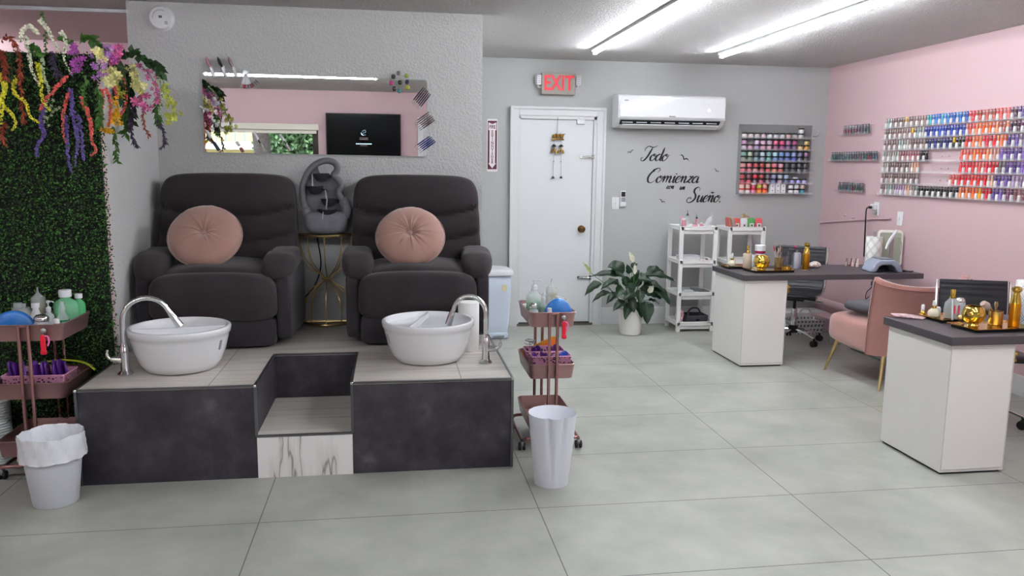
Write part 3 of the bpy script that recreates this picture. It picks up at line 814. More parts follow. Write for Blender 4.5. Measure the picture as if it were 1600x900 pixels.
ords = ['first', 'second', 'third', 'fourth', 'fifth', 'sixth', 'seventh', 'eighth', 'ninth', 'tenth', 'eleventh', 'twelfth', 'thirteenth', 'fourteenth', 'fifteenth', 'sixteenth', 'seventeenth', 'eighteenth', 'nineteenth', 'twentieth']
def ordn(i):
    if i < 20: return ords[i]
    tens = ['twenty', 'thirty', 'forty'][(i+1)//10-2]; u = (i+1) % 10
    if u == 0: return {'twenty': 'twentieth', 'thirty': 'thirtieth', 'forty': 'fortieth'}[tens]
    return tens+'-'+ords[u-1]
def sachet(x, y, z, a, m, label, group, h=.085):
    t = MB(); ph = rnd.uniform(0, 6)
    t.puff((0, 0, h/2), (.030, .006, h/2), 5, 8, lambda x, y, z: (x+.004*math.sin(40*z+ph), y+.005*math.sin(50*x+ph)+z*.1, z+.006*math.sin(90*x+ph)))
    o = t.build('foil_sachet', m, loc=(x, y, z), rot=(0, 0, a)); tag(o, label, 'sachet', group)
for i in range(13):
    sachet(-1.82+i*.0195, 4.075+rnd.uniform(-.02, .02), Z1+.05, R(90+rnd.uniform(-25, 25)), m_purp, 'purple foil sachet, %s from the left in the left cart basket' % ordn(i), 'purple sachets in the pink basket', .096+rnd.uniform(-.006, .008))
for i, (x, y) in enumerate(((.77, 4.26), (.80, 4.30), (.86, 4.27), (.905, 4.30), (.75, 4.12), (.80, 4.14))):
    sachet(x, y, Z1+.06, R(rnd.uniform(60, 120)), m_purp, '%s foil sachet in the %s pink basket, %s from its left' % ('purple', 'rear' if i < 4 else 'front', ordn(i if i < 4 else i-4)), 'purple sachets on the right cart', .06)
sachet(.905, 4.13, Z1+.06, R(20), m_nblue, 'royal blue foil sachet at the right end of the front pink basket', None, .06)
# folders and odds and ends
def card(name, label, cat, poly, o_, u, v, w, m):
    o = MB().prism(poly, (0, 0, 0), u, v, w).build(name, m, loc=o_, smooth=0); tag(o, label, cat); return o
card('plastic_folder', 'orange triangular folder leaning behind the baskets of the right cart', 'folder', [(0, 0), (.20, 0), (.20, .13), (.185, .135), (0, .06)], (.725, 4.365, Z1), (1, 0, 0), (0, .12, 1), (0, .006, 0), mat('orange_plastic', 'ee7a2c', .35))
card('plastic_folder', 'yellow folder edge behind the orange one on the right cart', 'folder', [(0, 0), (.20, 0), (.20, .145), (.185, .15), (0, .07)], (.720, 4.38, Z1), (1, 0, 0), (0, .12, 1), (0, .005, 0), mat('mustard_plastic', 'd69a2b', .35))
t = MB(); t.tube(bez([(-.17, 0, .02), (-.13, 0, .085), (-.02, 0, .115), (.10, 0, .10), (.155, 0, .06)], 8), .012, 8, flat=.4)
o = t.build('bent_foam_strip', mat('lime_foam', 'c3cf3a', .5), loc=(-1.66, 4.235, Z1+.0)); tag(o, 'lime yellow foam strip curving behind the purple sachets on the left cart', 'foam strip')
t = MB(); rr = random.Random(2)
for _ in range(5): t.tube(bez([(rr.uniform(-.02, .05), rr.uniform(-.03, .03), rr.uniform(0, .03)+.004) for _ in range(4)], 4), .0015, 5)
o = t.build('tangled_wire', m_steel, loc=(.745, 4.33, Z1+.115)); tag(o, 'tangle of thin grey wire at the back left of the right cart middle shelf', 'wire')
t = MB()
for _ in range(16): t.tube(bez([(rr.uniform(-.08, .08), rr.uniform(-.06, .10), rr.uniform(.004, .05)) for _ in range(4)], 4), .003, 5)
o = t.build('string_bundle', mat('pale_string', 'd8cdcf', .8), loc=(.85, 4.25, CZT[2]+.005)); tag(o, 'loose bundle of pale strings in the bottom tray of the right cart', 'string')
t = MB(); t.puff((0, 0, .02), (.07, .055, .018), 3, 12, lambda x, y, z: (x, y, z+.006*math.sin(60*x)+.006*math.sin(48*y)))
o = t.build('clear_bag', m_milky, loc=(.80, 4.12, CZT[2]+.006)); tag(o, 'crumpled clear plastic bag in the bottom tray of the right cart', 'bag')

# ---------------------------------------------------------------- bins
m_bin = mat('white_bin_plastic', 'e0e4ec', .4, sub=.0)
o = thing('waste_bin', 'white waste bin with a plastic liner folded over its rim, by the left cart', 'bin', (-1.50, 3.655, 0))
MB().lathe([(.088, 0), (.092, .004), (.126, .30), (.122, .30), (.088, .008), (0, .006)], 40).build('body', m_bin, o)
t = MB(); n = 96; vs = []; rn = random.Random(4)
prof = [(.136, .215), (.133, .225), (.131, .27), (.131, .312), (.128, .322), (.122, .312), (.112, .26), (.10, .20), (.085, .12), (0, .06)]
for i, (r_, z) in enumerate(prof):
    for k in range(n):
        a = 2*PI*k/n
        w = .0025*math.sin(a*13+i*1.7)+.002*math.sin(a*29+i*2.3)+.002*math.sin(a*5-i)
        vs.append(((r_+w)*math.cos(a), (r_+w)*math.sin(a), z+(.0022*math.sin(a*5+i)+.0015*math.sin(a*9) if i in (0, 1, 3, 4) else 0)))
t.add(vs, [(i*n+k, i*n+(k+1) % n, (i+1)*n+(k+1) % n, (i+1)*n+k) for i in range(len(prof)-1) for k in range(n)])
t.build('bin_liner', mat('liner_plastic', 'e2e6ea', .22, bump=.45, bscale=30, bdist=.006), o, smooth=50)
o = thing('waste_bin', 'white waste bin with sculpted front pleats, unlined, by the right cart', 'bin', (.745, 3.605, 0))
t = MB(); n = 120; vs = []
lv = [(0, 0), (.01, .006), (.25, .09), (.5, .17), (.75, .26), (1, .35)]
def rr_(q, a):
    base = .082+.033*q
    d = (a+PI/2+PI) % (2*PI)-PI   # angle from the front
    wf = .28*q+.10
    pleat = -.014*q*(math.exp(-((abs(d)-wf)/.09)**2))*1.2 + .004*q*math.exp(-(d/.16)**2)
    return base+pleat
for q, z in lv:
    for k in range(n):
        a = 2*PI*k/n; vs.append((rr_(q, a)*math.cos(a), rr_(q, a)*math.sin(a), z))
for q, z in ((1, .348), (.5, .17), (.02, .01)):
    for k in range(n):
        a = 2*PI*k/n; r2 = rr_(q, a)-.004; vs.append((r2*math.cos(a), r2*math.sin(a), z))
m9 = len(lv)+3
fs = [(i*n+k, i*n+(k+1) % n, (i+1)*n+(k+1) % n, (i+1)*n+k) for i in range(m9-1) for k in range(n)]
fs += [tuple(range(n))[::-1], tuple((m9-1)*n+k for k in range(n))]
t.add(vs, fs); t.build('body', m_bin, o, smooth=60)
# pale blue pedal bin beyond the platform
m_pbin = mat('pale_blue_plastic', 'd3dfee', .4)
o = thing('pedal_bin', 'tall pale blue pedal bin behind the right recliner, by the back door', 'bin', (.885, 6.98, 0))
MB().puff((0, 0, .30), (.135, .15, .265), 9, 12, lambda x, y, z: (x*(1+.12*z/.265), y*(1+.1*z/.265), z)).build('body', m_pbin, o)
MB().puff((0, -.0, .585), (.162, .178, .024), 7, 10, lambda x, y, z: (x, y, z+(.012*(1-(x/.162)**2) if z > 0 else 0))).build('lid', m_wplast, o)
t = MB(); t.box((0, 0, .03), (.23, .27, .056)); t.build('foot', m_pbin, o, bevel=.008)
MB().box((.03, -.148, .03), (.10, .03, .02)).build('pedal', mat('mid_grey_plastic', '8d949b', .4), o, bevel=.004)
MB().box((.075, -.163, .46), (.04, .003, .05), rot=(R(-3), 0, 0)).build('sticker', mat('cream_sticker', 'd8cfa6', .5), o)
# stack of ribbed white liners beside the left cart
t = MB(); prof = []
for k in range(24): prof += [(.062, .004+k*.0135), (.068, .008+k*.0135), (.068, .012+k*.0135), (.063, .016+k*.0135)]
prof = [(0, .0)]+prof+[(.055, .33), (0, .335)]
o = t.lathe(prof, 28).build('stacked_basin_liners', mat('frosted_white_plastic', 'dfe6e6', .35), loc=(-1.975, 4.20, 0), smooth=30); tag(o, 'tall nested stack of ribbed white plastic liners on the floor left of the cart', 'liners')

# ---------------------------------------------------------------- hanging flowers over the green wall
m_fl = {}
for nme, c in dict(white='e6e6cf', pale='b7c4a0', yellow='e3da3c', coral='e2605a', purple='6f57a5', rust='a04a34', magenta='b050ad', pink='df6fa8', cream='ece9a2', gold='efb712', lime='c3cc55', leaf='44702c', darkleaf='31502a', plum='4a3a55', lilac='b77cc6').items():
    m_fl[nme] = mat(nme+'_petals', c, .65, island=.38)
G = 'hanging artificial flowers above the green wall'
rf = random.Random(21)
def fuzzy(pts, col, label, r0=.0085, r1=.004):
    P_ = bez([Vector(p) for p in pts], 10)
    r_ = thing('hanging_flower_string', label, 'artificial flower', P_[0], group=G); P_ = [p-P_[0] for p in P_]
    MB().tube(P_, .0022, 5).build('stem', m_fl['leaf'], r_)
    t = MB(); L_ = 0; 
    for i in range(len(P_)-1):
        seg = P_[i+1]-P_[i]; k = max(1, int(seg.length/.006))
        for j in range(k):
            q = (i+j/k)/(len(P_)-1); rad = (r0+(r1-r0)*q)*1.3; c = P_[i]+seg*(j/k)
            for _ in range(3):
                d = Vector((rf.gauss(0, 1), rf.gauss(0, 1), rf.gauss(0, .6))).normalized()
                t.ball(c+d*rad*.75, rad*.62, 6)
    t.build('blossoms', m_fl[col], r_, smooth=60, weld=False)
def flower(t, c, r, nrm, n=5):
    nrm = nrm.normalized(); a = Vector((0, 0, 1)) if abs(nrm.z) < .8 else Vector((1, 0, 0))
    u = nrm.cross(a).normalized(); v = nrm.cross(u); a0 = rf.uniform(0, 6)
    for k in range(n):
        b = a0+2*PI*k/n; d = u*math.cos(b)+v*math.sin(b); s_ = nrm.cross(d); w = r*.27
        t.add([c, c+d*r*.35+s_*w*.7+nrm*r*.12, c+d*r*.75+s_*w+nrm*r*.2, c+d*r+nrm*r*.1, c+d*r*.75-s_*w+nrm*r*.2, c+d*r*.35-s_*w*.7+nrm*r*.12], [(0, 1, 2, 3, 4, 5)])
def spray(pts, col, label, r=.016, dens=.010, spread=.016, n=5, leaf='leaf'):
    P_ = bez([Vector(p) for p in pts], 8)
    r_ = thing('hanging_flower_spray', label, 'artificial flower', P_[0], group=G); P_ = [p-P_[0] for p in P_]
    MB().tube(P_, .002, 5).build('stem', m_fl[leaf], r_)
    t = MB()
    for i in range(len(P_)-1):
        seg = P_[i+1]-P_[i]; k = max(1, int(seg.length/dens+.5))
        for j in range(k):
            for _ in range(1):
                c = P_[i]+seg*(j/k)+Vector((rf.gauss(0, spread*1.3), rf.uniform(-spread, .3*spread), rf.gauss(0, spread*.6)))
                flower(t, c, r*rf.uniform(.8, 1.2), Vector((rf.gauss(0, .5), -1, rf.gauss(0, .4))), n)
    t.build('blossoms', m_fl[col], r_, smooth=0, weld=False)
def twig(pts, col, label, ln=.022, dens=.005, wid=.16, spread=.8):
    P_ = bez([Vector(p) for p in pts], 8)
    r_ = thing('hanging_leaf_spray', label, 'artificial foliage', P_[0], group=G); P_ = [p-P_[0] for p in P_]
    MB().tube(P_, .0016, 5).build('stem', m_fl[col], r_)
    t = MB()
    for i in range(len(P_)-1):
        seg = P_[i+1]-P_[i]; k = max(1, int(seg.length/dens)); tn = seg.normalized()
        for j in range(k):
            c = P_[i]+seg*(j/k); sd = Vector((rf.gauss(0, 1), rf.gauss(0, .7), rf.gauss(0, .3))).normalized()
            d = (tn+sd*spread).normalized(); w = d.cross(Vector((rf.gauss(0, 1), 1, rf.gauss(0, 1)))).normalized()*ln*wid; l_ = ln*rf.uniform(.6, 1.2)
            t.add([c, c+d*l_*.45+w, c+d*l_, c+d*l_*.45-w], [(0, 1, 2, 3)])
    t.build('leaves', m_fl[col], r_, smooth=0, weld=False)
fuzzy([(-1.668,4.25,2.111),(-1.69,4.23,2.137),(-1.719,4.22,2.116),(-1.732,4.22,2.061)], 'white', 'white fuzzy flower string arching up and over at the far left top', .009, .007)
fuzzy([(-1.72,4.25,2.088),(-1.698,4.22,1.999),(-1.684,4.21,1.925),(-1.657,4.21,1.855)], 'white', 'white fuzzy flower string hanging below the far left arch', .009, .004)
fuzzy([(-1.65,4.25,2.171),(-1.606,4.22,2.12),(-1.578,4.21,2.061),(-1.552,4.21,2.013)], 'white', 'white fuzzy flower string starting highest and slanting down to the right', .009, .004)
fuzzy([(-1.562,4.25,2.119),(-1.532,4.22,2.071),(-1.535,4.2,1.987),(-1.503,4.2,1.906)], 'white', 'white fuzzy flower string between the slanting one and the magenta cluster', .009, .003)
fuzzy([(-1.651,4.25,2.008),(-1.638,4.21,1.904),(-1.614,4.2,1.844),(-1.631,4.2,1.765)], 'pale', 'pale green-white fuzzy string hanging straight beside the short yellow one', .007, .004)
fuzzy([(-1.675,4.25,1.97),(-1.647,4.2,1.887),(-1.641,4.19,1.79),(-1.606,4.19,1.739)], 'yellow', 'yellow fuzzy flower string curling right at its tip', .009, .004)
fuzzy([(-1.782,4.25,1.9),(-1.768,4.2,1.825),(-1.718,4.19,1.781),(-1.701,4.19,1.714),(-1.662,4.19,1.686)], 'yellow', 'yellow fuzzy flower string with an S bend near the far left', .008, .004)
fuzzy([(-1.841,4.25,1.914),(-1.812,4.21,1.855),(-1.822,4.19,1.779),(-1.833,4.19,1.674)], 'yellow', 'thick yellow fuzzy flower string at the left edge of the photo', .011, .006)
fuzzy([(-1.845,4.25,1.768),(-1.789,4.2,1.728),(-1.769,4.19,1.683),(-1.788,4.19,1.645)], 'yellow', 'short yellow fuzzy string hooking left at its tip', .007, .004)
fuzzy([(-1.553,4.25,1.904),(-1.582,4.2,1.852),(-1.636,4.19,1.783),(-1.657,4.19,1.741)], 'coral', 'coral fuzzy flower string slanting down to the left', .009, .005)
fuzzy([(-1.544,4.25,1.836),(-1.553,4.2,1.755),(-1.561,4.19,1.664),(-1.552,4.19,1.585)], 'coral', 'coral fuzzy flower string hanging between the two purple groups', .008, .004)
fuzzy([(-1.492,4.25,1.807),(-1.447,4.2,1.742),(-1.432,4.19,1.666),(-1.433,4.19,1.602),(-1.417,4.19,1.56),(-1.445,4.19,1.533)], 'coral', 'longest coral fuzzy string, hooked at the bottom', .009, .004)
fuzzy([(-1.403,4.547,1.998),(-1.396,4.593,1.934),(-1.395,4.615,1.82),(-1.409,4.555,1.748)], 'coral', 'coral fuzzy string right of the big cream flowers', .009, .005)
fuzzy([(-1.392,4.321,1.864),(-1.393,4.361,1.793),(-1.397,4.328,1.677)], 'coral', 'coral fuzzy string hanging below the big cream flowers', .008, .004)
fuzzy([(-1.389,4.247,1.85),(-1.387,4.231,1.784),(-1.392,4.199,1.721)], 'coral', 'short coral fuzzy string left of the cream flowers', .007, .004)
fuzzy([(-1.397,4.425,1.933),(-1.401,4.472,1.874),(-1.406,4.518,1.829)], 'coral', 'short coral fuzzy string just above the golden flowers', .008, .005)
fuzzy([(-1.663,4.25,1.772),(-1.66,4.2,1.678),(-1.647,4.19,1.632),(-1.685,4.19,1.568),(-1.683,4.19,1.526)], 'purple', 'violet fuzzy string, the leftmost of the violet ones', .009, .005)
fuzzy([(-1.567,4.25,1.716),(-1.55,4.2,1.612),(-1.546,4.19,1.528),(-1.535,4.19,1.447)], 'purple', 'longest violet fuzzy string, hanging lowest of all', .009, .005)
fuzzy([(-1.53,4.25,1.744),(-1.506,4.2,1.65),(-1.499,4.19,1.582),(-1.521,4.19,1.476)], 'purple', 'violet fuzzy string just right of the longest one', .009, .005)
fuzzy([(-1.508,4.25,1.725),(-1.482,4.2,1.628),(-1.477,4.19,1.509)], 'purple', 'violet fuzzy string nearest the hooked coral one', .008, .005)
fuzzy([(-1.536,4.25,1.85),(-1.518,4.21,1.787),(-1.526,4.2,1.718)], 'purple', 'short violet fuzzy string under the magenta cluster', .008, .006)
fuzzy([(-1.282,4.65,2.039),(-1.226,4.62,1.958),(-1.21,4.61,1.858),(-1.228,4.61,1.773),(-1.205,4.61,1.753)], 'pale', 'pale fuzzy string curving around the right end of the flowers', .006, .004)
twig([(-1.759,4.25,2.038),(-1.736,4.21,1.945),(-1.739,4.2,1.841),(-1.734,4.2,1.692)], 'rust', 'rust red feathery spray hanging long near the far left', ln=.03, dens=.003)
twig([(-1.834,4.25,2.029),(-1.808,4.21,1.958),(-1.798,4.2,1.891)], 'rust', 'bushy rust red spray at the left edge of the photo', ln=.035, dens=.0015)
twig([(-1.827,4.25,2.073),(-1.778,4.22,2.081),(-1.749,4.21,2.04)], 'rust', 'rust red feathery spray on top at the far left', ln=.03, dens=.002)
twig([(-1.842,4.25,1.692),(-1.84,4.21,1.63),(-1.837,4.21,1.585)], 'rust', 'rust red feathery spray low at the left edge', ln=.03, dens=.002)
twig([(-1.311,4.65,1.808),(-1.315,4.62,1.722),(-1.291,4.62,1.638)], 'rust', 'rust red twig hanging under the pink flowers on the right', ln=.025, dens=.003)
spray([(-1.493,4.25,2.058),(-1.491,4.21,2.004),(-1.491,4.2,1.921)], 'magenta', 'dense magenta purple blossom cluster in the middle of the row', .017, .007, spread=.012)
spray([(-1.379,4.257,2.063),(-1.373,4.277,2.032),(-1.376,4.183,1.952),(-1.386,4.171,1.899)], 'lilac', 'lilac blossom spray left of the cream flowers', .015, .009)
spray([(-1.39,4.401,2.048),(-1.385,4.348,1.987)], 'magenta', 'small magenta blossom spray between the pink and cream flowers', .014, .009)
spray([(-1.397,4.538,2.094),(-1.389,4.478,2.042),(-1.388,4.445,2.01)], 'pink', 'large pink lily-like flower at the top right of the row', .024, .02, spread=.008, n=6)
spray([(-1.389,4.212,2.037),(-1.374,4.227,1.988)], 'cream', 'cream flower above the lilac spray', .024, .02, spread=.008, n=6)
spray([(-1.397,4.482,1.979),(-1.381,4.351,1.933),(-1.377,4.272,1.875)], 'cream', 'big cream flowers hanging at the centre of the right half', .027, .018, spread=.012, n=7)
spray([(-1.409,4.538,1.896),(-1.407,4.56,1.841)], 'lime', 'pale yellow-green flowers behind the coral strings', .02, .016, spread=.01)
spray([(-1.369,4.65,2.007),(-1.34,4.61,1.954),(-1.326,4.61,1.913),(-1.316,4.61,1.876)], 'cream', 'cream flower spray above the lower pink flowers', .021, .013, spread=.010, n=6)
spray([(-1.321,4.64,1.866),(-1.315,4.61,1.822),(-1.297,4.61,1.785)], 'pink', 'pink flower spray hanging below the right cream flowers', .021, .012, spread=.012)
spray([(-1.327,4.65,2.025),(-1.262,4.62,1.957),(-1.232,4.61,1.865),(-1.251,4.61,1.802)], 'pink', 'long pink flower spray near the right end', .015, .012, spread=.010)
spray([(-1.21,4.65,1.941),(-1.178,4.62,1.851),(-1.157,4.62,1.776),(-1.181,4.62,1.72)], 'lime', 'pale yellow starry flower spray at the right end', .018, .013, spread=.014, n=6)
spray([(-1.412,4.495,1.827),(-1.41,4.533,1.773),(-1.403,4.422,1.722),(-1.411,4.523,1.707)], 'gold', 'golden yellow flower spray under the coral strings', .014, .009, spread=.012)
spray([(-1.404,4.257,1.662),(-1.411,4.415,1.657)], 'gold', 'lowest golden yellow flowers, a short horizontal bunch', .014, .011, spread=.006)
spray([(-1.633,4.23,1.801),(-1.614,4.21,1.747),(-1.64,4.21,1.683)], 'pale', 'tiny white buds hanging beside the leftmost violet string', .009, .02, spread=.015)
twig([(-1.384,4.66,1.858),(-1.368,4.63,1.772),(-1.382,4.62,1.687),(-1.359,4.62,1.586)], 'plum', 'dark plum twig hanging left of the rust twig', ln=.03, dens=.0022)
twig([(-1.27,4.66,1.793),(-1.23,4.63,1.699),(-1.206,4.62,1.622),(-1.229,4.62,1.579)], 'plum', 'dark plum twig hanging lowest at the right end', ln=.028, dens=.0025)
twig([(-1.419,4.445,1.686),(-1.42,4.482,1.598),(-1.429,4.528,1.504)], 'leaf', 'green leafy trailing spray hanging over the grey side wall', ln=.03, dens=.004, wid=.25)
twig([(-1.252,4.67,1.862),(-1.245,4.64,1.775),(-1.242,4.64,1.707)], 'leaf', 'small green fern frond by the right pink spray', ln=.04, dens=.003, wid=.2)
twig([(-1.402,4.223,1.866),(-1.392,4.209,1.774),(-1.402,4.197,1.675)], 'leaf', 'green trailing fern left of the gold flowers', ln=.04, dens=.003, wid=.2)
twig([(-1.459,4.25,1.92),(-1.461,4.21,1.841),(-1.466,4.21,1.758)], 'leaf', 'thin green leafy stem between the magenta cluster and the lilac spray', ln=.025, dens=.006, wid=.35)
twig([(-1.478,4.25,2.077),(-1.427,4.21,2.091),(-1.392,4.21,2.067),(-1.38,4.257,2.051)], 'leaf', 'leafy green stem running along the top of the panel', ln=.05, dens=.004, wid=.3)
twig([(-1.404,4.613,2.043),(-1.34,4.62,2.079),(-1.294,4.62,2.043),(-1.223,4.62,2.008),(-1.217,4.62,1.967)], 'darkleaf', 'dark green leafy stem arching out to the right end', ln=.055, dens=.004, wid=.35)
twig([(-1.402,4.657,2.024),(-1.388,4.65,1.957),(-1.386,4.65,1.857),(-1.385,4.65,1.722)], 'darkleaf', 'dark green fern hanging behind the right cream flowers', ln=.06, dens=.003, wid=.22)
twig([(-1.426,4.633,1.771),(-1.41,4.647,1.696),(-1.418,4.637,1.653)], 'leaf', 'green frond hanging right of the golden flowers', ln=.05, dens=.003, wid=.25)
twig([(-1.408,4.475,2.025),(-1.416,4.583,1.949),(-1.421,4.633,1.855)], 'darkleaf', 'dense dark green foliage behind the big cream flowers', ln=.07, dens=.0025, wid=.3)
twig([(-1.636,4.25,2.212),(-1.631,4.24,2.166),(-1.627,4.24,2.085),(-1.637,4.25,2.005)], 'leaf', 'thin upright green stem rising above the panel', ln=.022, dens=.008, wid=.3)
twig([(-1.693,4.25,2.063),(-1.676,4.23,2.038),(-1.664,4.23,2.009)], 'leaf', 'small bright green leaves behind the white strings', ln=.04, dens=.004, wid=.4)
twig([(-1.5,4.25,2.061),(-1.528,4.23,2.072),(-1.556,4.23,2.086)], 'leaf', 'green leaves beside the highest white strings', ln=.035, dens=.005, wid=.35)
twig([(-1.603,4.25,2.028),(-1.594,4.23,1.952),(-1.575,4.23,1.915)], 'plum', 'dark violet twig spray behind the slanting white string', ln=.035, dens=.002)
twig([(-1.796,4.25,2.015),(-1.788,4.24,1.925),(-1.805,4.24,1.843)], 'darkleaf', 'thin dark green stems behind the rust spray', ln=.04, dens=.004, wid=.12)
# ---------------------------------------------------------------- writing helper
def text_mesh(s, size, m, name, parent, M_, extrude=.0008, bold=0, align='CENTER', sx=1):
    cu = bpy.data.curves.new('text_curve', 'FONT'); cu.body = s; cu.size = size; cu.align_x = align; cu.align_y = 'CENTER'; cu.extrude = extrude; cu.offset = bold; cu.resolution_u = 3
    to = bpy.data.objects.new('text_curve', cu); COL.objects.link(to)
    dg = bpy.context.evaluated_depsgraph_get()
    me = bpy.data.meshes.new_from_object(to.evaluated_get(dg))
    bpy.data.objects.remove(to); bpy.data.curves.remove(cu)
    me.materials.clear(); me.materials.append(m)
    me.transform(M_ @ Matrix.Diagonal((sx, 1, 1, 1)))
    o = bpy.data.objects.new(name, me); COL.objects.link(o)
    if parent: o.parent = parent
    return o
def wallM(x, y, z): return Matrix.Translation((x, y, z)) @ Matrix.Rotation(R(90), 4, 'X')

# ---------------------------------------------------------------- exit sign
ex = thing('exit_sign', 'grey faced exit sign with red letters and two lamp heads over the back door', 'exit sign', (1.522, BY, 2.262))
m_sgrey = mat('warm_grey_face', 'a39d94', .5)
MB().box((0, -.03, 0), (.315, .06, .195)).build('housing', m_sgrey, ex, bevel=.006)
text_mesh('EXIT', .185, mat('exit_red', 'd8102a', .4, emit=.12), 'lettering', ex, wallM(.0, -.061, .0), .001, .004, sx=.74)
for s in (-1, 1):
    t = MB(); t.box((s*.19, -.05, .03), (.045, .05, .085), rot=(0, 0, R(-s*12)))
    h = t.build('lamp_head', m_wplast, ex, bevel=.005)
    t = MB()
    for i in range(3):
        for j in range(4): t.ball((s*.19+(i-1)*.012, -.077, .06-j*.019), .004, 6)
    t.build('lamp_beads', mat('grey_lens', '8e9296', .2), h)
    MB().tube(bez([(s*.19, -.045, -.01), (s*.185, -.035, -.03), (s*.155, -.03, -.035)], 4), .008, 8).build('lamp_arm', m_wplast, ex)
# ---------------------------------------------------------------- fire extinguisher sign
m_maroon = mat('maroon_print', '5a1830', .4); m_signw = mat('sign_white', 'eeeaea', .35)
fs_ = thing('fire_extinguisher_sign', 'narrow vertical white and maroon sign with an arrow, left of the back door', 'sign', (.921, BY, 1.698))
MB().prism(rrect(.098, .478, .012), (0, 0, 0), (1, 0, 0), (0, 0, 1), (0, -.002, 0)).build('plate', m_signw, fs_)
MB().box((0, -.0025, .003), (.086, .001, .44)).build('maroon_field', m_maroon, fs_, smooth=0)
MB().prism([(-.036, .205), (0, .19), (.036, .205), (.036, .135), (.026, .135), (.026, -.165), (.036, -.165), (0, -.212), (-.036, -.165), (-.026, -.165), (-.026, .135), (-.036, .135)][::-1], (0, -.003, .003), (1, 0, 0), (0, 0, 1), (0, -.001, 0)).build('arrow', m_signw, fs_, smooth=0)
text_mesh('FIRE', .044, m_maroon, 'heading_lettering', fs_, wallM(0, -.005, .167), .0003, .0012, sx=.72)
for i, ch in enumerate('EXTINGUISHER'):
    text_mesh(ch, .033, m_maroon, 'lettering', fs_, wallM(0, -.005, .125-i*.0255), .0003, .0008)
# ---------------------------------------------------------------- wind chime on the door
m_brass = mat('blackened_brass', '8a6a2c', .35, metal=.9, var=.4, vscale=60)
wc = thing('wind_chime', 'small brass wind chime with animal figures hanging on the back door', 'wind chime', (1.53, BY, 1.957))
MB().tube([(.012, -.002, .003), (.0, -.02, .008), (-.004, -.024, -.01), (-.004, -.024, -.14)], .0022, 6).build('hook', m_black, wc)
t = MB()
for i in (-1, 0, 1):
    t.puff((i*.036, -.026, -.165), (.017, .010, .016), 2.6, 8); t.ball((i*.036+.016, -.026, -.152), .009, 8); t.tube([(i*.036+.022, -.026, -.152), (i*.036+.030, -.026, -.146), (i*.036+.031, -.026, -.138)], [.004, .003, .002], 6)
    for q in (-.009, .008): t.cyl((i*.036+q, -.026, -.178), (i*.036+q, -.026, -.192), .004, n=6)
t.tube([(-.058, -.026, -.198), (0, -.026, -.192), (.058, -.026, -.198)], .007, 8)
t.build('figures', m_brass, wc, weld=False)
for s in (-1, 1):
    x = s*.034
    t = MB(); t.cyl((x, -.026, -.195), (x+s*.003, -.026, -.54), .0011, n=5); t.ball((x, -.026, -.40), .005, 6); t.build('string', m_black, wc)
    t = MB(); t.lathe([(.024, -.018), (.016, -.004), (.004, .004), (0, .006)], 12, c=(x, -.026, -.245)); t.build('canopy_bead', m_black, wc)
    for dx, dz in ((-.022, -.305), (.0, -.29), (.020, -.308)):
        MB().lathe([(0, .018), (.007, .014), (.010, 0), (.014, -.012), (.013, -.014), (0, -.010)], 12, c=(x+dx, -.028, dz)).build('bell', m_brass, wc)
    MB().lathe([(0, .012), (.010, .008), (.014, -.006), (.012, -.01), (0, -.006)], 12, c=(x+s*.004, -.026, -.545)).build('end_bell', m_black, wc)
# ---------------------------------------------------------------- air conditioner
ac = thing('air_conditioner', 'white wall mounted split air conditioner right of the back door', 'air conditioner', (2.565, BY, 2.03))
prof = [(0, -.155), (0, .145), (-.03, .152), (-.17, .148), (-.205, .13), (-.215, .06), (-.215, -.075), (-.20, -.085), (-.16, -.125), (-.09, -.155)]
t = MB(); t.prism([(y, z) for y, z in prof], (-.515, 0, 0), (0, 1, 0), (0, 0, 1), (1.03, 0, 0)); t.build('body', m_glossw, ac, bevel=.006)
t = MB(); t.prism([(-.216, .118), (-.228, .05), (-.226, -.06), (-.212, -.076), (-.208, -.06), (-.208, .118)], (-.505, 0, 0), (0, 1, 0), (0, 0, 1), (1.01, 0, 0)); t.build('front_panel', m_glossw, ac, bevel=.004)
t = MB(); t.prism([(-.196, -.084), (-.155, -.120), (-.158, -.124), (-.199, -.088)], (-.49, -.004, -.003), (0, 1, 0), (0, 0, 1), (.96, 0, 0)); t.build('vent_slot', m_black, ac, smooth=0)
for k in range(7): MB().box((-.42+k*.135, -.19, -.108), (.10, .004, .012), rot=(R(-45), 0, 0)).build('vane', mat('grey_vane', 'b9bdc1', .4), ac, bevel=.001)
t = MB(); t.prism([(-.205, -.128), (-.14, -.160), (-.138, -.154), (-.202, -.122)], (-.475, -.004, -.002), (0, 1, 0), (0, 0, 1), (.93, 0, 0)); t.build('louvre', m_wplast, ac, bevel=.002)
t = MB(); t.box((0, -.227, -.052), (.05, .002, .006)); t.box((-.03, -.227, -.052), (.008, .002, .010)); t.build('maker_mark', mat('dark_grey_mark', '3d4044', .4), ac, smooth=0)
MB().prism([(.022*math.cos(2*PI*k/16), .007*math.sin(2*PI*k/16)) for k in range(16)], (-.445, -.225, .085), (1, 0, 0), (0, 0, 1), (0, -.003, 0)).build('oval_badge', mat('badge_grey', '9aa0a5', .3), ac)
MB().prism([(.010*math.cos(2*PI*k/16), .010*math.sin(2*PI*k/16)) for k in range(16)], (.345, -.228, .01), (1, 0, 0), (0, 0, 1), (0, -.002, 0)).build('status_light', mat('status_light', 'dff2ff', .2, emit=1.5), ac)
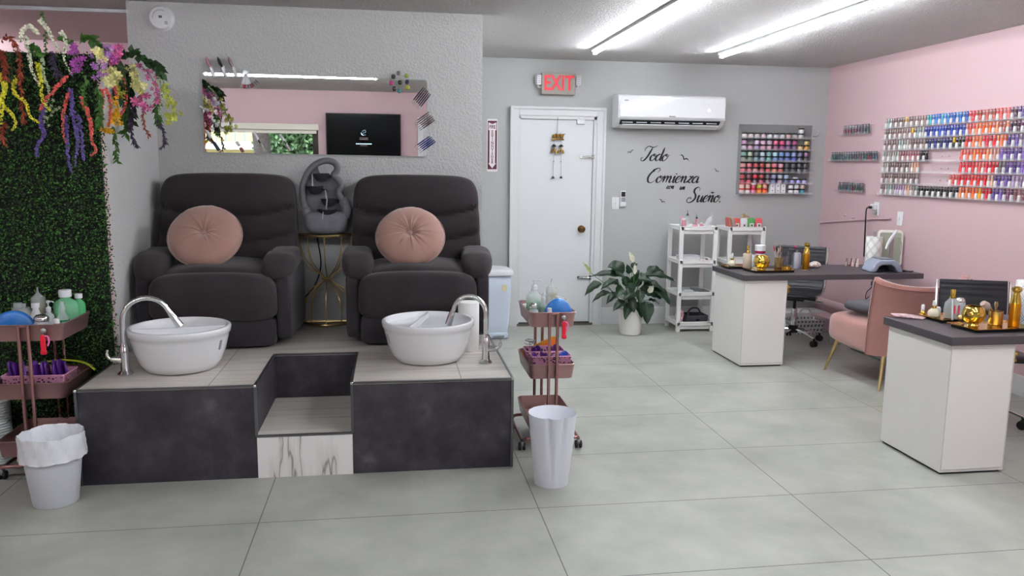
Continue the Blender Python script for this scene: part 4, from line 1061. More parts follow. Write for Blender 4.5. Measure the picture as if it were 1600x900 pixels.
# ---------------------------------------------------------------- switch and remote
sw = thing('light_switch', 'white light switch plate between the back door and the plant', 'light switch', (2.108, BY, 1.172))
MB().box((0, -.003, 0), (.072, .006, .118)).build('plate', m_wplast, sw, bevel=.002)
MB().box((0, -.010, 0), (.010, .016, .022), rot=(R(20), 0, 0)).build('toggle', m_wplast, sw, bevel=.001)
t = MB()
for z in (-.03, .03): t.ball((0, -.0065, z), .003, 6)
t.build('screws', m_steel, sw)
rc = thing('remote_control', 'white and grey air conditioner remote in its wall holder beside the switch', 'remote control', (2.178, BY, 1.217))
MB().box((0, -.011, 0), (.052, .022, .15)).build('body', m_wplast, rc, bevel=.006)
MB().box((0, -.0225, .042), (.040, .002, .045)).build('display', mat('dark_lcd', '22262b', .3), rc)
for i in range(3):
    for j in range(3): MB().box((-.014+i*.014, -.0235, .004-j*.013), (.009, .003, .008)).build('button', mat('dark_grey_key', '4a4d52', .5), rc)
MB().box((0, -.014, -.055), (.056, .030, .04)).build('holder', m_wplast, rc, bevel=.003)

# ---------------------------------------------------------------- script lettering on the wall
GL = {
 'o': (.80, [[(.42, 1), (.12, .8), (.0, .4), (.15, .03), (.42, .03), (.68, .4), (.70, .8), (.45, 1), (.38, .82), (.62, .68), (.95, .85)]]),
 'd': (.98, [[(.66, .85), (.42, 1), (.10, .72), (0, .3), (.2, 0), (.45, .12), (.70, .6)], [(.80, 2.0), (.76, 1.3), (.70, .3), (.84, 0), (1.1, .25)]]),
 'a': (.92, [[(.66, .85), (.42, 1), (.10, .72), (0, .3), (.2, 0), (.45, .12), (.68, .6)], [(.70, 1.0), (.67, .5), (.68, .15), (.80, 0), (1.02, .25)]]),
 'm': (1.42, [[(-.08, .7), (.1, 1), (.17, .75), (.15, 0)], [(.16, .25), (.35, .8), (.52, 1), (.62, .8), (.58, 0)], [(.60, .25), (.78, .8), (.96, 1), (1.06, .75), (1.02, .2), (1.15, 0), (1.4, .25)]]),
 'n': (.95, [[(-.08, .7), (.1, 1), (.17, .75), (.15, 0)], [(.16, .25), (.35, .8), (.52, 1), (.62, .75), (.58, .2), (.70, 0), (.95, .25)]]),
 'i': (.42, [[(-.05, .7), (.12, 1), (.12, .2), (.24, 0), (.46, .25)], [(.2, 1.42), (.22, 1.34), (.18, 1.32)]]),
 'e': (.68, [[(.0, .40), (.35, .5), (.55, .8), (.38, 1), (.12, .78), (0, .35), (.18, 0), (.45, .08), (.72, .4)]]),
 'z': (.72, [[(0, .82), (.2, 1), (.38, .88), (.62, 1), (.3, .5), (.0, .05), (.22, .16), (.45, 0), (.75, .25)]]),
 'c': (.62, [[(.55, .78), (.42, 1), (.12, .78), (0, .35), (.18, 0), (.45, .08), (.66, .35)]]),
 'u': (.95, [[(-.05, .7), (.1, 1), (.1, .3), (.22, 0), (.42, .12), (.62, .55)], [(.68, 1), (.64, .35), (.76, 0), (.98, .25)]]),
 'S': (1.35, [[(1.25, 1.65), (1.2, 2.05), (.85, 2.2), (.5, 1.95), (.52, 1.5), (.85, 1.1), (1.0, .6), (.72, .08), (.2, -.1), (-.15, .2), (.0, .6), (.3, .62), (.38, .4)]]),
 'C': (1.3, [[(1.05, 1.55), (1.28, 1.8), (1.2, 2.15), (.75, 2.1), (.25, 1.5), (.02, .75), (.25, .08), (.75, 0), (1.25, .5)], [(.75, 2.1), (.45, 1.9), (.55, 1.6)]]),
 'T': (1.15, [[(1.0, 2.05), (.85, 1.4), (.65, .6), (.3, .0), (-.1, .02), (-.15, .4), (.08, .45)], [(.05, 1.35), (-.05, 1.75), (.3, 2.15), (.8, 2.05), (1.25, 2.05), (1.6, 2.3)]]),
 'ñ': (.95, [[(-.08, .7), (.1, 1), (.17, .75), (.15, 0)], [(.16, .25), (.35, .8), (.52, 1), (.62, .75), (.58, .2), (.70, 0), (.95, .25)], [(.05, 1.32), (.22, 1.5), (.42, 1.35), (.62, 1.52)]]),
 '.': (.4, [[(.1, .12), (.14, .06), (.1, .0)]]),
}
m_vinyl = mat('black_vinyl', '101013', .5)
def pen(t, strokes, x0, sh, xh, ox, oz, w):
    for st in strokes:
        P_ = bez([(x0+p[0]+sh*p[1], 0, p[1]) for p in st], 8); dense = P_; L_, Rr2 = [], []
        n = len(dense)
        for i, p in enumerate(dense):
            tn = (dense[min(i+1, n-1)]-dense[max(0, i-1)]).normalized()
            down = max(0, -tn.z); wd = w*(.42+.70*down**1.2)*min(1, .35+4*min(i, n-1-i)/n)
            nr = Vector((-tn.z, 0, tn.x))
            L_.append(p+nr*wd*.5); Rr2.append(p-nr*wd*.5)
        f = lambda p, y: (ox+p.x*xh, y, oz+p.z*xh)
        vs = [f(p, -.0008) for p in L_]+[f(p, -.0008) for p in Rr2]+[f(p, 0) for p in L_]+[f(p, 0) for p in Rr2]
        fs = []
        for i in range(n-1):
            fs += [(i, i+1, n+i+1, n+i), (2*n+i, 2*n+i+1, i+1, i), (n+i, n+i+1, 3*n+i+1, 3*n+i)]
        t.add(vs, fs)
def word(s, x, z, xh, width, label, w=.27, sh=.34):
    adv = sum(GL[c][0] for c in s); t = MB(); kx = width/(adv*xh)
    cx = 0
    for c in s:
        a, st = GL[c]
        st2 = [[(p[0]*kx, p[1]) for p in q] for q in st]
        pen(t, st2, cx*kx, sh, xh, 0, 0, w); cx += a
    o = t.build('wall_lettering', m_vinyl, loc=(x, BY-.0012, z), smooth=0); tag(o, label, 'wall lettering')
word('Todo', 2.352, 1.578, .062, .25, 'black script wall lettering reading Todo, the topmost word')
word('Comienza', 2.405, 1.372, .062, .52, 'black script wall lettering reading Comienza, the widest word')
word('con', 2.610, 1.313, .028, .072, 'small black script wall lettering reading con', w=.38)
word('un', 2.740, 1.306, .028, .052, 'small black script wall lettering reading un', w=.38)
word('Sueño.', 2.822, 1.188, .064, .345, 'black script wall lettering reading Sueño, the lowest word')
def bird(x, z, s, fl, rot, label):
    c, q = math.cos(rot), math.sin(rot)
    pts = [(-1, .25), (-.6, .52), (-.2, .32), (0, 0), (.25, .22), (.6, .18), (1.0, -.25), (.62, .02), (.25, .02), (.05, -.22), (-.18, -.08), (-.3, .18), (-.6, .36)]
    P_ = [(fl*(a*c-b*q)*s, (a*q+b*c)*s) for a, b in pts]
    if fl < 0: P_ = P_[::-1]
    o = MB().prism(P_, (0, 0, 0), (1, 0, 0), (0, 0, 1), (0, -.0008, 0)).build('wall_bird', m_vinyl, loc=(x, BY-.0006, z), smooth=0); tag(o, label, 'wall decal', 'bird silhouettes around the lettering')
bird(2.240, 1.655, .038, -1, R(-10), 'black bird silhouette left of the word Todo')
bird(2.775, 1.600, .060, 1, R(-18), 'largest black bird silhouette, right of the word Todo')
bird(3.105, 1.487, .034, 1, R(-18), 'small black bird silhouette, right end above Comienza')
bird(2.572, 1.190, .040, 1, R(-15), 'black bird silhouette left of the word Sueño')

# ---------------------------------------------------------------- acrylic rack of colour powder jars
rk = thing('jar_rack', 'clear acrylic wall rack filled with small round colour jars, right of the lettering', 'wall rack', (3.33, BY, 1.27))
RKW = .735
MB().bb(-.02, RKW, -.006, 0, -.005, .665).build('back_sheet', m_acry, rk, smooth=0)
SH = [.535, .425, .315, .207, .100, .004]
SH = [s+.0 for s in SH]
for z in SH:
    MB().bb(-.015, RKW, -.075, -.006, z-.005, z).build('shelf', m_acry, rk, smooth=0)
    MB().bb(-.015, RKW, -.077, -.074, z-.005, z+.014).build('shelf_lip', m_acry, rk, smooth=0)
MB().bb(-.021, -.016, -.075, -.006, -.005, .62).build('side_sheet', m_acry, rk, smooth=0)
jar_t = MB(); jar_t.lathe([(.022, 0), (.0245, .003), (.0245, .036), (.022, .039)], 16)
jm = {}
def jarcol(c): return mat('powder_'+c, c, .35, coat=.4)
proto = jar_t.build('powder_jar', jarcol('c9c2c4')); 
lid_t = MB(); lid_t.lathe([(.0262, .036), (.0268, .038), (.0268, .047), (.0255, .049), (0, .049)], 16); lid = lid_t.build('lid', m_black, proto)
tag(proto, 'x', 'jar')
rows = [
 ('top shelf', 0, 'e2dede e3d3cf c9c2c4 c9aeb0 cfd4d8 c9ccd0 c4cdd4 c8a7a4 b7abab d9d9dc'.split(), {9: 'e8e8ea'}),
 ('second shelf', 1, 'c6b4c8 cfa0b4 b39ac6 d6a0b8 d3a0b6 a8688c a85590 8e6796 86668c d8b888 dca64c'.split(), {0: 'c69ac0', 2: 'cbb0cc', 3: 'd0a8c4', 4: 'c8b0c4', 5: 'd4658e', 6: 'd8507e', 7: 'a8709c', 8: 'b8588e', 10: 'cfb878'}),
 ('third shelf', 2, '8f9684 7a9484 6e9296 8fa0b0 6fb0a4 6f96d0 5c74b0 6080c8 5c64c8 5f6478 5c5a5e'.split(), dict(enumerate('7ea69a a8b4a0 6c7478 b0c0c8 7ea8a8 a8d0dc 6f98cc 8098d0 8898c4 6f7090 80607c'.split()))),
 ('fourth shelf', 3, 'd06a78 cc7080 dca0a0 b86068 b85050 dc9070 cc6c68 55585c 505256 606068 66666c'.split(), dict(enumerate('dc9c9c c87078 c05058 b05048 c08878 d87a84 dca0ac 505256 606468 50505a 505258'.split()))),
 ('fifth shelf', 4, 'b04858 c84c58 745868 b04868 7c6478 7880ac a890a4 7c84a0 9c9cd0 a098d4 b0aad4'.split(), dict(enumerate('c05058 84505c c83c48 a84848 5c5058 9c98c4 a8b0bc a0b0c8'.split()))),
]
PIT = .0643
for nm, si, low, upr in rows:
    for layer, items in ((0, dict(enumerate(low))), (1, upr)):
        for i, c in items.items():
            lab = 'black lidded jar, %s from the left, %s row, %s of the rack' % (ordn(i), 'upper' if layer else 'lower', nm)
            o = dup(proto, (3.352+i*PIT, BY-.045, 1.27+SH[si]+layer*.0495), label=lab, group='powder jars in the acrylic rack')
            recolor(o, jarcol(c))
# bottom shelf: red capped jars, white boxes, black lidded jars
m_redcap = mat('red_cap', 'c01828', .35); m_jb = mat('powder_d8c8c4', 'd8c8c4', .4)
for layer in (0, 1):
    for i, c in enumerate((['d8c8c4', 'e4dada', 'd878a0', 'f0a030', 'f07828'], ['dcc4b8', 'd4b0a4', 'c0506c', 'b4c83c', 'd8a090'])[layer]):
        o = dup(proto, (3.352+i*.0585, BY-.045, 1.27+SH[5]+layer*.0495), label='%s capped jar, %s from the left, %s row, bottom rack shelf' % ('white' if (layer, i) == (1, 2) else 'red', ordn(i), 'upper' if layer else 'lower'), group='powder jars in the acrylic rack')
        recolor(o, jarcol(c)); recolor(o.children[0], m_wplast if (layer, i) == (1, 2) else m_redcap)
    for i in range(3):
        o = dup(proto, (3.352+.505+i*.06, BY-.045, 1.27+SH[5]+layer*.0495), label='black lidded jar, %s to the right of the white boxes, %s row' % (ordn(i), 'upper' if layer else 'lower'), group='powder jars in the acrylic rack')
        recolor(o, jarcol('4aa0b8' if (layer, i) == (0, 2) else ('d8b8b4' if (layer, i) == (1, 2) else 'e6e6e8')))
for i in range(3):
    o = MB().box((0, 0, .048), (.046, .045, .096)).build('white_box', m_wplast, loc=(3.352+.306+i*.056, BY-.045, 1.27+SH[5]), bevel=.002); tag(o, 'tall white box on the bottom rack shelf, %s of three in a row' % ordn(i), 'box', 'white boxes on the jar rack')
    t = MB()
    for z in (.03, .072): t.box((0, -.0235, z), (.012, .001, .008))
    t.build('print', mat('grey_print', '55585c', .5), o, smooth=0)
o = MB().lathe([(.020, 0), (.022, .003), (.022, .012), (.019, .015), (0, .015)], 16).build('loose_lid', m_wplast, loc=(3.352+8.55*PIT, BY-.045, 1.27+SH[4]+.0495)); tag(o, 'loose white lid lying on the upper jars of the fifth rack shelf', 'lid')
MB().tube(bez([(RKW, -.02, .565), (RKW+.03, -.05, .575), (RKW+.035, -.055, .60), (RKW+.02, -.04, .62)], 4), .006, 6).build('end_clip', m_milky, rk)
bpy.data.objects.remove(lid); bpy.data.objects.remove(proto)

# ---------------------------------------------------------------- nail polish on the pink wall
m_lab = mat('bottle_label_white', 'd4d2d0', .4)
K7 = 1.17
def zs(p): return [(r, z*K7) for r, z in p]
t = MB(); t.lathe(zs([(.0115, 0), (.0128, .002), (.0128, .030), (.011, .036), (.006, .040)]), 10)
pb = t.build('polish_bottle', mat('polish_proto', 'cccccc', .2, coat=.5))
t = MB(); t.lathe(zs([(.0086, .036), (.0094, .038), (.0086, .066), (.0074, .070), (0, .070)]), 10); pcap = t.build('cap', mat('cap_proto', 'cccccc', .35), pb)
MB().lathe(zs([(.0092, .055), (.0092, .058)]), 10).build('cap_band', m_steel, pb)
tag(pb, 'x', 'nail polish bottle')
def pcol(c): return mat('polish_'+c, c, .2, coat=.6)
PAL = {'nude': '7c625e 8e7670 6a5452 9a827c 866a66 6c5a58 8e7870 766462'.split(),
 'pale': '98a8a2 a8aca8 8a9c9a a0968f b0aca6 8c8282'.split(), 'rose': '986468 8c585c 7c4c52 a87474 9a6064'.split(), 'peach': 'd8a088 c89484 dcb09c'.split(),
 'blue': '2c6cb8 3c8cc8 2858a8 4898c0 1c50a0 3c78b8'.split(), 'royal': '2040a0 1c3898 3458b8 2848a8 182c80'.split(), 'navy': '14205c 1c2870 101848 202c60 282c40'.split(),
 'red': 'd42830 c82028 e03c38 d83040 b82028'.split(), 'orange': 'e86830 f07840 e88058 dc5c38 f09060'.split(), 'coral': 'dc5850 e06860 d87068 e88078 c85850'.split(), 'brick': 'b85848 a84c40 c06858 b07068 a06058'.split(),
 'purple': '584088 6c4c98 483070 7858a8 543c80'.split(), 'plum': '503048 643858 784468 40283c'.split(), 'lilac': '9c88a8 b098b8 8c7898 a890b0'.split(),
 'black': '16161a 222226 1c1c20 2a2a30'.split(), 'gold': 'e8a020 f0a828'.split(), 'teal': '2c8494 3c98a4'.split(), 'grey': '6c6468 585458'.split()}
def seg(*a):
    out = []
    for nm, n in a: out += [nm]*n
    return out
ROWS = [
 seg(('pale', 3), ('nude', 13), ('teal', 2), ('blue', 12), ('red', 2), ('brick', 6), ('coral', 4), ('plum', 2), ('purple', 4)),
 seg(('nude', 13), ('pale', 3), ('royal', 14), ('coral', 3), ('orange', 7), ('brick', 2), ('orange', 1), ('plum', 4), ('purple', 2)),
 seg(('nude', 6), ('pale', 4), ('nude', 6), ('navy', 9), ('black', 4), ('red', 2), ('orange', 3), ('red', 4), ('orange', 3), ('purple', 3), ('lilac', 3)),
 seg(('pale', 7), ('rose', 8), ('black', 3), (None, 11), ('coral', 4), ('orange', 5), ('peach', 3), ('purple', 8)),
 seg(('pale', 3), ('nude', 9), ('peach', 3), (None, 14), ('red', 5), ('coral', 3), ('red', 4), ('grey', 2), ('purple', 6)),
 seg(('nude', 15), (None, 11), ('coral', 3), ('red', 9), ('peach', 2), ('purple', 5), ('lilac', 4)),
 seg(('nude', 2), ('pale', 4), ('lilac', 4), ('peach', 2), ('pale', 3), ('black', 14), ('orange', 6), ('gold', 1), ('red', 3), ('purple', 3), ('plum', 3), ('rose', 3)),
]
ROWN = ['top', 'second', 'third', 'fourth', 'fifth', 'sixth', 'bottom']
Y0 = 6.425; ZB = [1.307+.0925*k for k in range(6, -1, -1)]
rp = random.Random(9)
for ri, row in enumerate(ROWS):
    r = thing('polish_shelf', 'long clear polish shelf on the pink wall, the %s of seven' % ROWN[ri], 'wall shelf', (RX, 5.60, ZB[ri]), group='polish shelves on the pink wall')
    MB().bb(-.05, 0, -.86, .845, -.005, 0).build('ledge', m_acry, r, smooth=0)
    MB().bb(-.051, -.048, -.86, .845, -.005, .012).build('lip', m_acry, r, smooth=0)
    MB().bb(-.004, 0, -.86, .845, 0, .07).build('back', m_acry, r, smooth=0)
    if ri in (3, 4, 5):
        for yy in (-.10, .02, .10): MB().cyl((-.004, yy, .035), (-.007, yy, .035), .004, n=8).build('screw', m_black, r)
    y = Y0; cnt = 0
    pit = 1.62/len(row)
    for i, nm in enumerate(row):
        y = Y0-(i+.5)*pit
        if nm is None: continue
        c = PAL[nm][rp.randrange(len(PAL[nm]))]
        white = (i % 2 == 0)
        cap = c
        o = dup(pb, (RX-.032, y, ZB[ri]), rp.uniform(0, 6), '%s polish bottle, %s from the left on the %s long shelf' % (nm.replace('nude', 'brownish').replace('pale', 'pale grey')+(' capped white' if white else ''), ordn(cnt), ROWN[ri]), 'nail polish bottles on the pink wall')
        cnt += 1
        recolor(o, m_lab if white else pcol(c))
        ch = [k for k in o.children if k.name.startswith('cap') and not k.name.startswith('cap_band')][0]; recolor(ch, pcol('f0c020') if (ri, i) in ((0, 8), (1, 11), (2, 25)) else pcol(cap))
        if nm in ('black', 'nude', 'rose'):
            b2 = [k for k in o.children if k.name.startswith('cap_band')][0]; recolor(b2, m_steel)
# three small shelves nearer the corner
for si, (ya, yb, z, n, lab) in enumerate(((7.07, 6.65, 1.835, 9, 'upper'), (7.25, 6.50, 1.595, 19, 'middle'), (7.09, 6.68, 1.315, 10, 'lower'))):
    r = thing('polish_shelf', '%s small clear polish shelf between the corner and the big polish display' % lab, 'wall shelf', (RX, (ya+yb)/2, z)); L2 = (ya-yb)/2
    MB().bb(-.05, 0, -L2, L2+.03, -.005, 0).build('ledge', m_acry, r, smooth=0)
    MB().bb(-.051, -.048, -L2-.02, L2+.03, -.005, .015).build('lip', m_acry, r, smooth=0)
    MB().bb(-.004, 0, -L2-.02, L2+.03, 0, .075).build('back', m_acry, r, smooth=0)
    for i in range(n):
        y = ya-(i+.5)*(ya-yb)/n
        c = rp.choice('2c3c44 3c5450 5c2430 243c50 4c3848 682838 2c5048 30343c 50405c'.split())
        o = dup(pb, (RX-.032, y, z), 0, 'dark polish bottle, %s from the corner on the %s small wall shelf' % (ordn(i), lab), 'dark polish bottles on the small shelves')
        recolor(o, pcol(c)); ch = [k for k in o.children if k.name.startswith('cap') and not k.name.startswith('cap_band')][0]; recolor(ch, pcol(rp.choice(['5c6064', '4c5458', '64606c'])))
        b2 = [k for k in o.children if k.name.startswith('cap_band')][0]; recolor(b2, m_steel)
for c in list(pb.children): bpy.data.objects.remove(c)
bpy.data.objects.remove(pb)
# outlets on the pink wall
def plate(label, y, z, name, cat):
    r = thing(name, label, cat, (RX, y, z))
    MB().box((-.003, 0, 0), (.006, .075, .118)).build('plate', m_wplast, r, bevel=.002); return r
o = plate('white wall outlet with a black plug in it, under the small polish shelves', 6.50, 1.175, 'wall_outlet', 'outlet')
MB().box((-.024, .01, .015), (.036, .06, .05)).build('adapter', m_wplast, o, bevel=.006)
MB().box((-.018, .0, -.035), (.024, .045, .035)).build('lower_socket', mat('grey_adapter', 'a8a8a4', .4), o, bevel=.006)
o = plate('white light switch plate on the pink wall, right of the plugged outlet', 6.16, 1.11, 'light_switch', 'light switch')
MB().box((-.010, 0, 0), (.016, .010, .022)).build('toggle', m_wplast, o, bevel=.001)
t = MB(); t.puff((-.058, .012, .012), (.014, .02, .013), 3, 6)
t.tube(bez([(-.062, .03, .012), (-.064, .055, -.01), (-.06, .062, -.10), (-.055, .06, -.30), (-.05, .06, -.43)], 6), .006, 8)
o = t.build('plug_and_cable', m_black, loc=(RX, 6.50, 1.175), weld=False); tag(o, 'black plug and cable hanging from the white outlet down behind the paper towels', 'cable')
for i, (y, z, s) in enumerate(((7.07, 1.095, .011), (6.98, 1.09, .017), (6.84, 1.075, .015))):
    o = MB().ball((0, 0, 0), s, 10, (1.2, 1, .8)).build('wall_lump', m_pink, loc=(RX-.008, y, z)); tag(o, 'pink painted lump of filler on the wall, %s of three from the corner' % ordn(i), 'filler lump')

# ---------------------------------------------------------------- white shelving units
m_shelf = mat('white_shelf_plastic', 'eeeeec', .4)
def shelf_unit(label, x0, x1, y0, y1, zs):
    r = thing('shelf_unit', label, 'shelf unit', ((x0+x1)/2, (y0+y1)/2, 0)); hw, hd = (x1-x0)/2, (y1-y0)/2
    for sx in (-1, 1):
        for sy in (-1, 1):
            MB().box((sx*(hw-.018), sy*(hd-.014), zs[0]/2), (.036, .028, zs[0])).build('leg', m_shelf, r, bevel=.003)
    for z in zs:
        tray(MB(), hw*2, hd*2, z-.035, z, .012, .014, .0).build('shelf', m_shelf, r)
    for z in zs[:]:
        t = MB(); t.box((0, -hd+.02, z-.055), (hw*2-.08, .010, .03)); t.build('stretcher', m_shelf, r)
    return r
shelf_unit('white four tier shelf unit between the potted plant and the first desk', 2.60, 2.965, 6.98, 7.31, [.985, .675, .375, .095])
shelf_unit('white shelf unit with red and green packets on top, behind the first desk', 3.085, 3.45, 7.02, 7.33, [.975, .665, .365, .095])
def zt(z): return z-.030
# first unit, top
m_pinkt = mat('soft_pink', 'd68a9c', .35, trans=.2); m_crystal = mat('silver_glitter', 'e4e6ea', .2, metal=.3, bump=1, bscale=200)
bottle('small pink pump bottle on the first shelf unit, leftmost', (2.665, 7.08, .956), .018, .085, m_pinkt, neck='cap', shape='cyl', kcap=1)
bottle('clear tall bottle with dark cap on the first shelf unit', (2.715, 7.12, .956), .015, .12, m_clear, m_black, 'nozzle', shape='cyl')
bottle('pink lidded jar on the first shelf unit', (2.765, 7.06, .956), .020, .045, m_pinkt, m_clear, 'cap', shape='jar', cat='jar', name='jar', kcap=1)
bottle('slim pink bottle with a long dark cap beside the white shoe ornament', (2.805, 7.12, .956), .013, .09, m_pinkt, m_black, 'nozzle', shape='cyl')
bottle('small pink bottle nearest the toe of the shoe ornament', (2.822, 7.04, .956), .016, .05, m_pinkt, neck='cap', shape='cyl')
bottle('clear pink topped bottle at the back of the first shelf unit', (2.69, 7.20, .956), .018, .09, m_clear, m_pinkt, 'cap', shape='cyl', kcap=1)
o = thing('shoe_ornament', 'sparkling white high heel shoe ornament on top of the first shelf unit', 'ornament', (2.895, 7.10, .956))
t = MB(); t.tube(bez([(-.055, 0, .012), (-.03, 0, .016), (.0, 0, .04), (.028, 0, .085), (.05, 0, .098)], 5), [.010]*6+[.012]*5+[.014]*5+[.012]*5, 10, flat=1.4); t.build('shoe_body', m_crystal, o)
MB().tube([(.045, 0, .09), (.043, 0, .04), (.040, 0, .0)], [.009, .004, .004], 8).build('heel', m_crystal, o)
MB().tube(bez([(.05, 0, .10), (.055, 0, .14), (.045, 0, .165), (.035, 0, .13), (.03, 0, .095)], 5), .004, 6).build('ankle_strap', m_crystal, o)
# first unit, second shelf
o = tray(MB(), .19, .13, 0, .055, .01, .004, .006).build('plastic_box', m_wplast, loc=(2.74, 7.13, .650)); tag(o, 'open white plastic box on the second shelf of the first unit', 'box')
o = MB().ball((0, 0, .02), .022, 12, (1, 1, .7)).build('white_bar', m_wplast, loc=(2.745, 7.11, .654)); tag(o, 'small rounded white block inside the open plastic box', 'block')
for i, (x, c, n_) in enumerate(((2.868, 'd83a6a', 'pink'), (2.893, 'e07a30', 'orange'), (2.915, 'c84a40', 'red'))):
    bottle('tiny %s pot at the right of the second shelf of the first unit' % n_, (x, 7.05, .648), .012, .025, mat('tiny_'+c, c, .3), m_gold if i == 1 else None, 'cap', shape='jar', cat='pot', name='pot', kcap=.9)
# third shelf: clear flat cases
for i in range(5):
    o = MB().box((0, 0, .012), (.085, .15, .022), rot=(0, R(4*(i % 2)), 0)).build('clear_case', m_milky if i < 3 else mat('smoky_case', '77797c', .3, trans=.3), loc=(2.675+i*.054, 7.12, .352+(i % 2)*.014), bevel=.003); tag(o, 'flat %s case on the third shelf of the first unit, %s from the left' % ('clear' if i < 3 else 'smoky', ordn(i)), 'case', 'flat cases on the third shelf')
# bottom shelf: grey caddy and a packet
m_caddy = mat('charcoal_plastic', '3f3c46', .45)
o = thing('tool_caddy', 'charcoal plastic caddy with an arched handle on the bottom shelf of the first unit', 'caddy', (2.825, 7.13, .068))
tray(MB(), .215, .20, 0, .075, .02, .004, .008).build('tray', m_caddy, o)
MB().tube(bez([(-.06, 0, .01), (-.058, 0, .09), (-.035, 0, .125), (0, 0, .135), (.035, 0, .125), (.058, 0, .09), (.06, 0, .01)], 5), .008, 10, flat=1.6).build('handle', m_caddy, o)
MB().box((.0, -.101, .035), (.03, .003, .022)).build('badge', m_black, o, bevel=.002)
o = MB().puff((0, 0, .062), (.022, .06, .058), 5, 8, lambda x, y, z: (x+.006*math.sin(50*z), y, z)).build('pink_packet', mat('pink_white_packet', 'd8a4b4', .3, coat=.4, var=.5, vscale=30), loc=(2.672, 7.11, .068)); tag(o, 'pink and white plastic packet at the left of the bottom shelf', 'packet')
# second unit, top: tea-like packets
for i, (c, n_) in enumerate((('d0574e', 'red'), ('d3dadc', 'white'), ('4f9a52', 'green'), ('d2565c', 'red'))):
    x = 3.175+i*.073
    o = thing('sachet_packet', 'upright %s packet with a white label, %s from the left on the second shelf unit' % (n_, ordn(i)), 'packet', (x, 7.075, .946), group='packets on the second shelf unit')
    MB().puff((0, 0, .055), (.034, .018, .055), 6, 8, lambda x, y, z: (x, y*(1-.5*max(0, z/.055)), z)).build('pouch', mat('pouch_'+c, c, .35, coat=.4), o)
    MB().box((0, -.020, .040), (.042, .002, .045)).build('label_square', m_lab, o, smooth=0)
    MB().box((0, -.0215, .042), (.018, .001, .018)).build('label_print', mat('grey_print', '55585c', .5), o, smooth=0)
for i, c in enumerate('c05c50 6f8f68 c89a90 a8a8a0 d07068'.split()):
    o = MB().puff((0, 0, .058), (.006, .05, .058), 6, 6).build('thin_packet', mat('pouch_'+c, c, .35), loc=(3.112+i*.0125, 7.10, .946), rot=(0, R(-6), 0)); tag(o, 'thin packet stood on edge, %s from the left on the second shelf unit' % ordn(i), 'packet', 'thin packets on the second shelf unit')
o = MB().puff((0, 0, .05), (.12, .05, .048), 4, 10, lambda x, y, z: (x, y, z+.01*math.sin(40*x))).build('red_pouch', mat('pouch_d0574e', 'd0574e', .35), loc=(3.25, 7.17, .946)); tag(o, 'large reddish pouch lying behind the row of packets', 'pouch')
t = MB()
for k in range(5): t.tube(bez([(0, 0, .10), (.02*math.cos(k), 0, .125+.006*k), (.045*math.cos(k*1.3), .01, .11)], 4), .005, 6, flat=.4)
o = t.build('gold_bow', m_goldm, loc=(3.30, 7.16, .946)); tag(o, 'crumpled gold ribbon bow on top of the reddish pouch', 'bow')

# ---------------------------------------------------------------- potted peace lily
pt = thing('potted_plant', 'peace lily with broad dark leaves and white flowers in a white pot by the door', 'plant', (2.150, 6.96, 0))
MB().lathe([(.086, 0), (.094, .006), (.100, .05), (.112, .232), (.108, .236), (.104, .232), (.100, .20), (0, .20)], 40).build('pot', mat('white_pot', 'e9e6e1', .5), pt)
MB().lathe([(.101, .195), (.06, .20), (0, .20)], 24).build('soil', mat('dark_soil', '2b211a', .9, bump=1, bscale=80), pt)
m_lil = mat('peace_lily_leaf', '17301b', .35, var=.25, vscale=10); m_stem = mat('green_stem', '3d6b34', .5); m_spa = mat('cream_spathe', 'e9e8d4', .5)
def L_(zx, zy, dy=0): return Vector(((zx-545)*.001, dy, (855-zy)*.001))
def leaf(base, tip, w, dy, sag, mt, name, stem_to=None, tw=0):
    b0 = L_(*base, dy*.6); t0 = L_(*tip, dy)
    root = Vector((random.Random(base[0]).uniform(-.03, .03), 0, .20))
    mid = (root+b0)/2+Vector((0, 0, .04))
    MB().tube(bez([root, mid, b0], 6), .0028, 6).build('stem', m_stem, pt)
    ax = t0-b0; Ln = ax.length; md = (b0+t0)/2+Vector((0, 0, sag))
    t = MB()
    viewn = Vector((0, -1, .35)) if abs(ax.x) < .7*Ln else Vector((0, -.6, .8))
    def f(u, v):
        q = v
        p = b0*(1-q)**2+md*2*q*(1-q)+t0*q*q
        tn = (-2*b0*(1-q)+md*2*(1-2*q)+t0*2*q).normalized()
        sd = tn.cross(viewn).normalized(); nn = sd.cross(tn)
        wd = w*.62*(math.sin(PI*min(1, q**.75))**.8)*(1-.25*q) if 0 < q < 1 else 0
        s_ = (u-.5)*2
        return p+sd*wd*s_*math.cos(.45)+nn*(abs(s_)*wd*.42+.006*math.sin(9*q*2+s_*2)*abs(s_))
    t.grid(f, 6, 12)
    t.build(name, mt, pt, smooth=60)
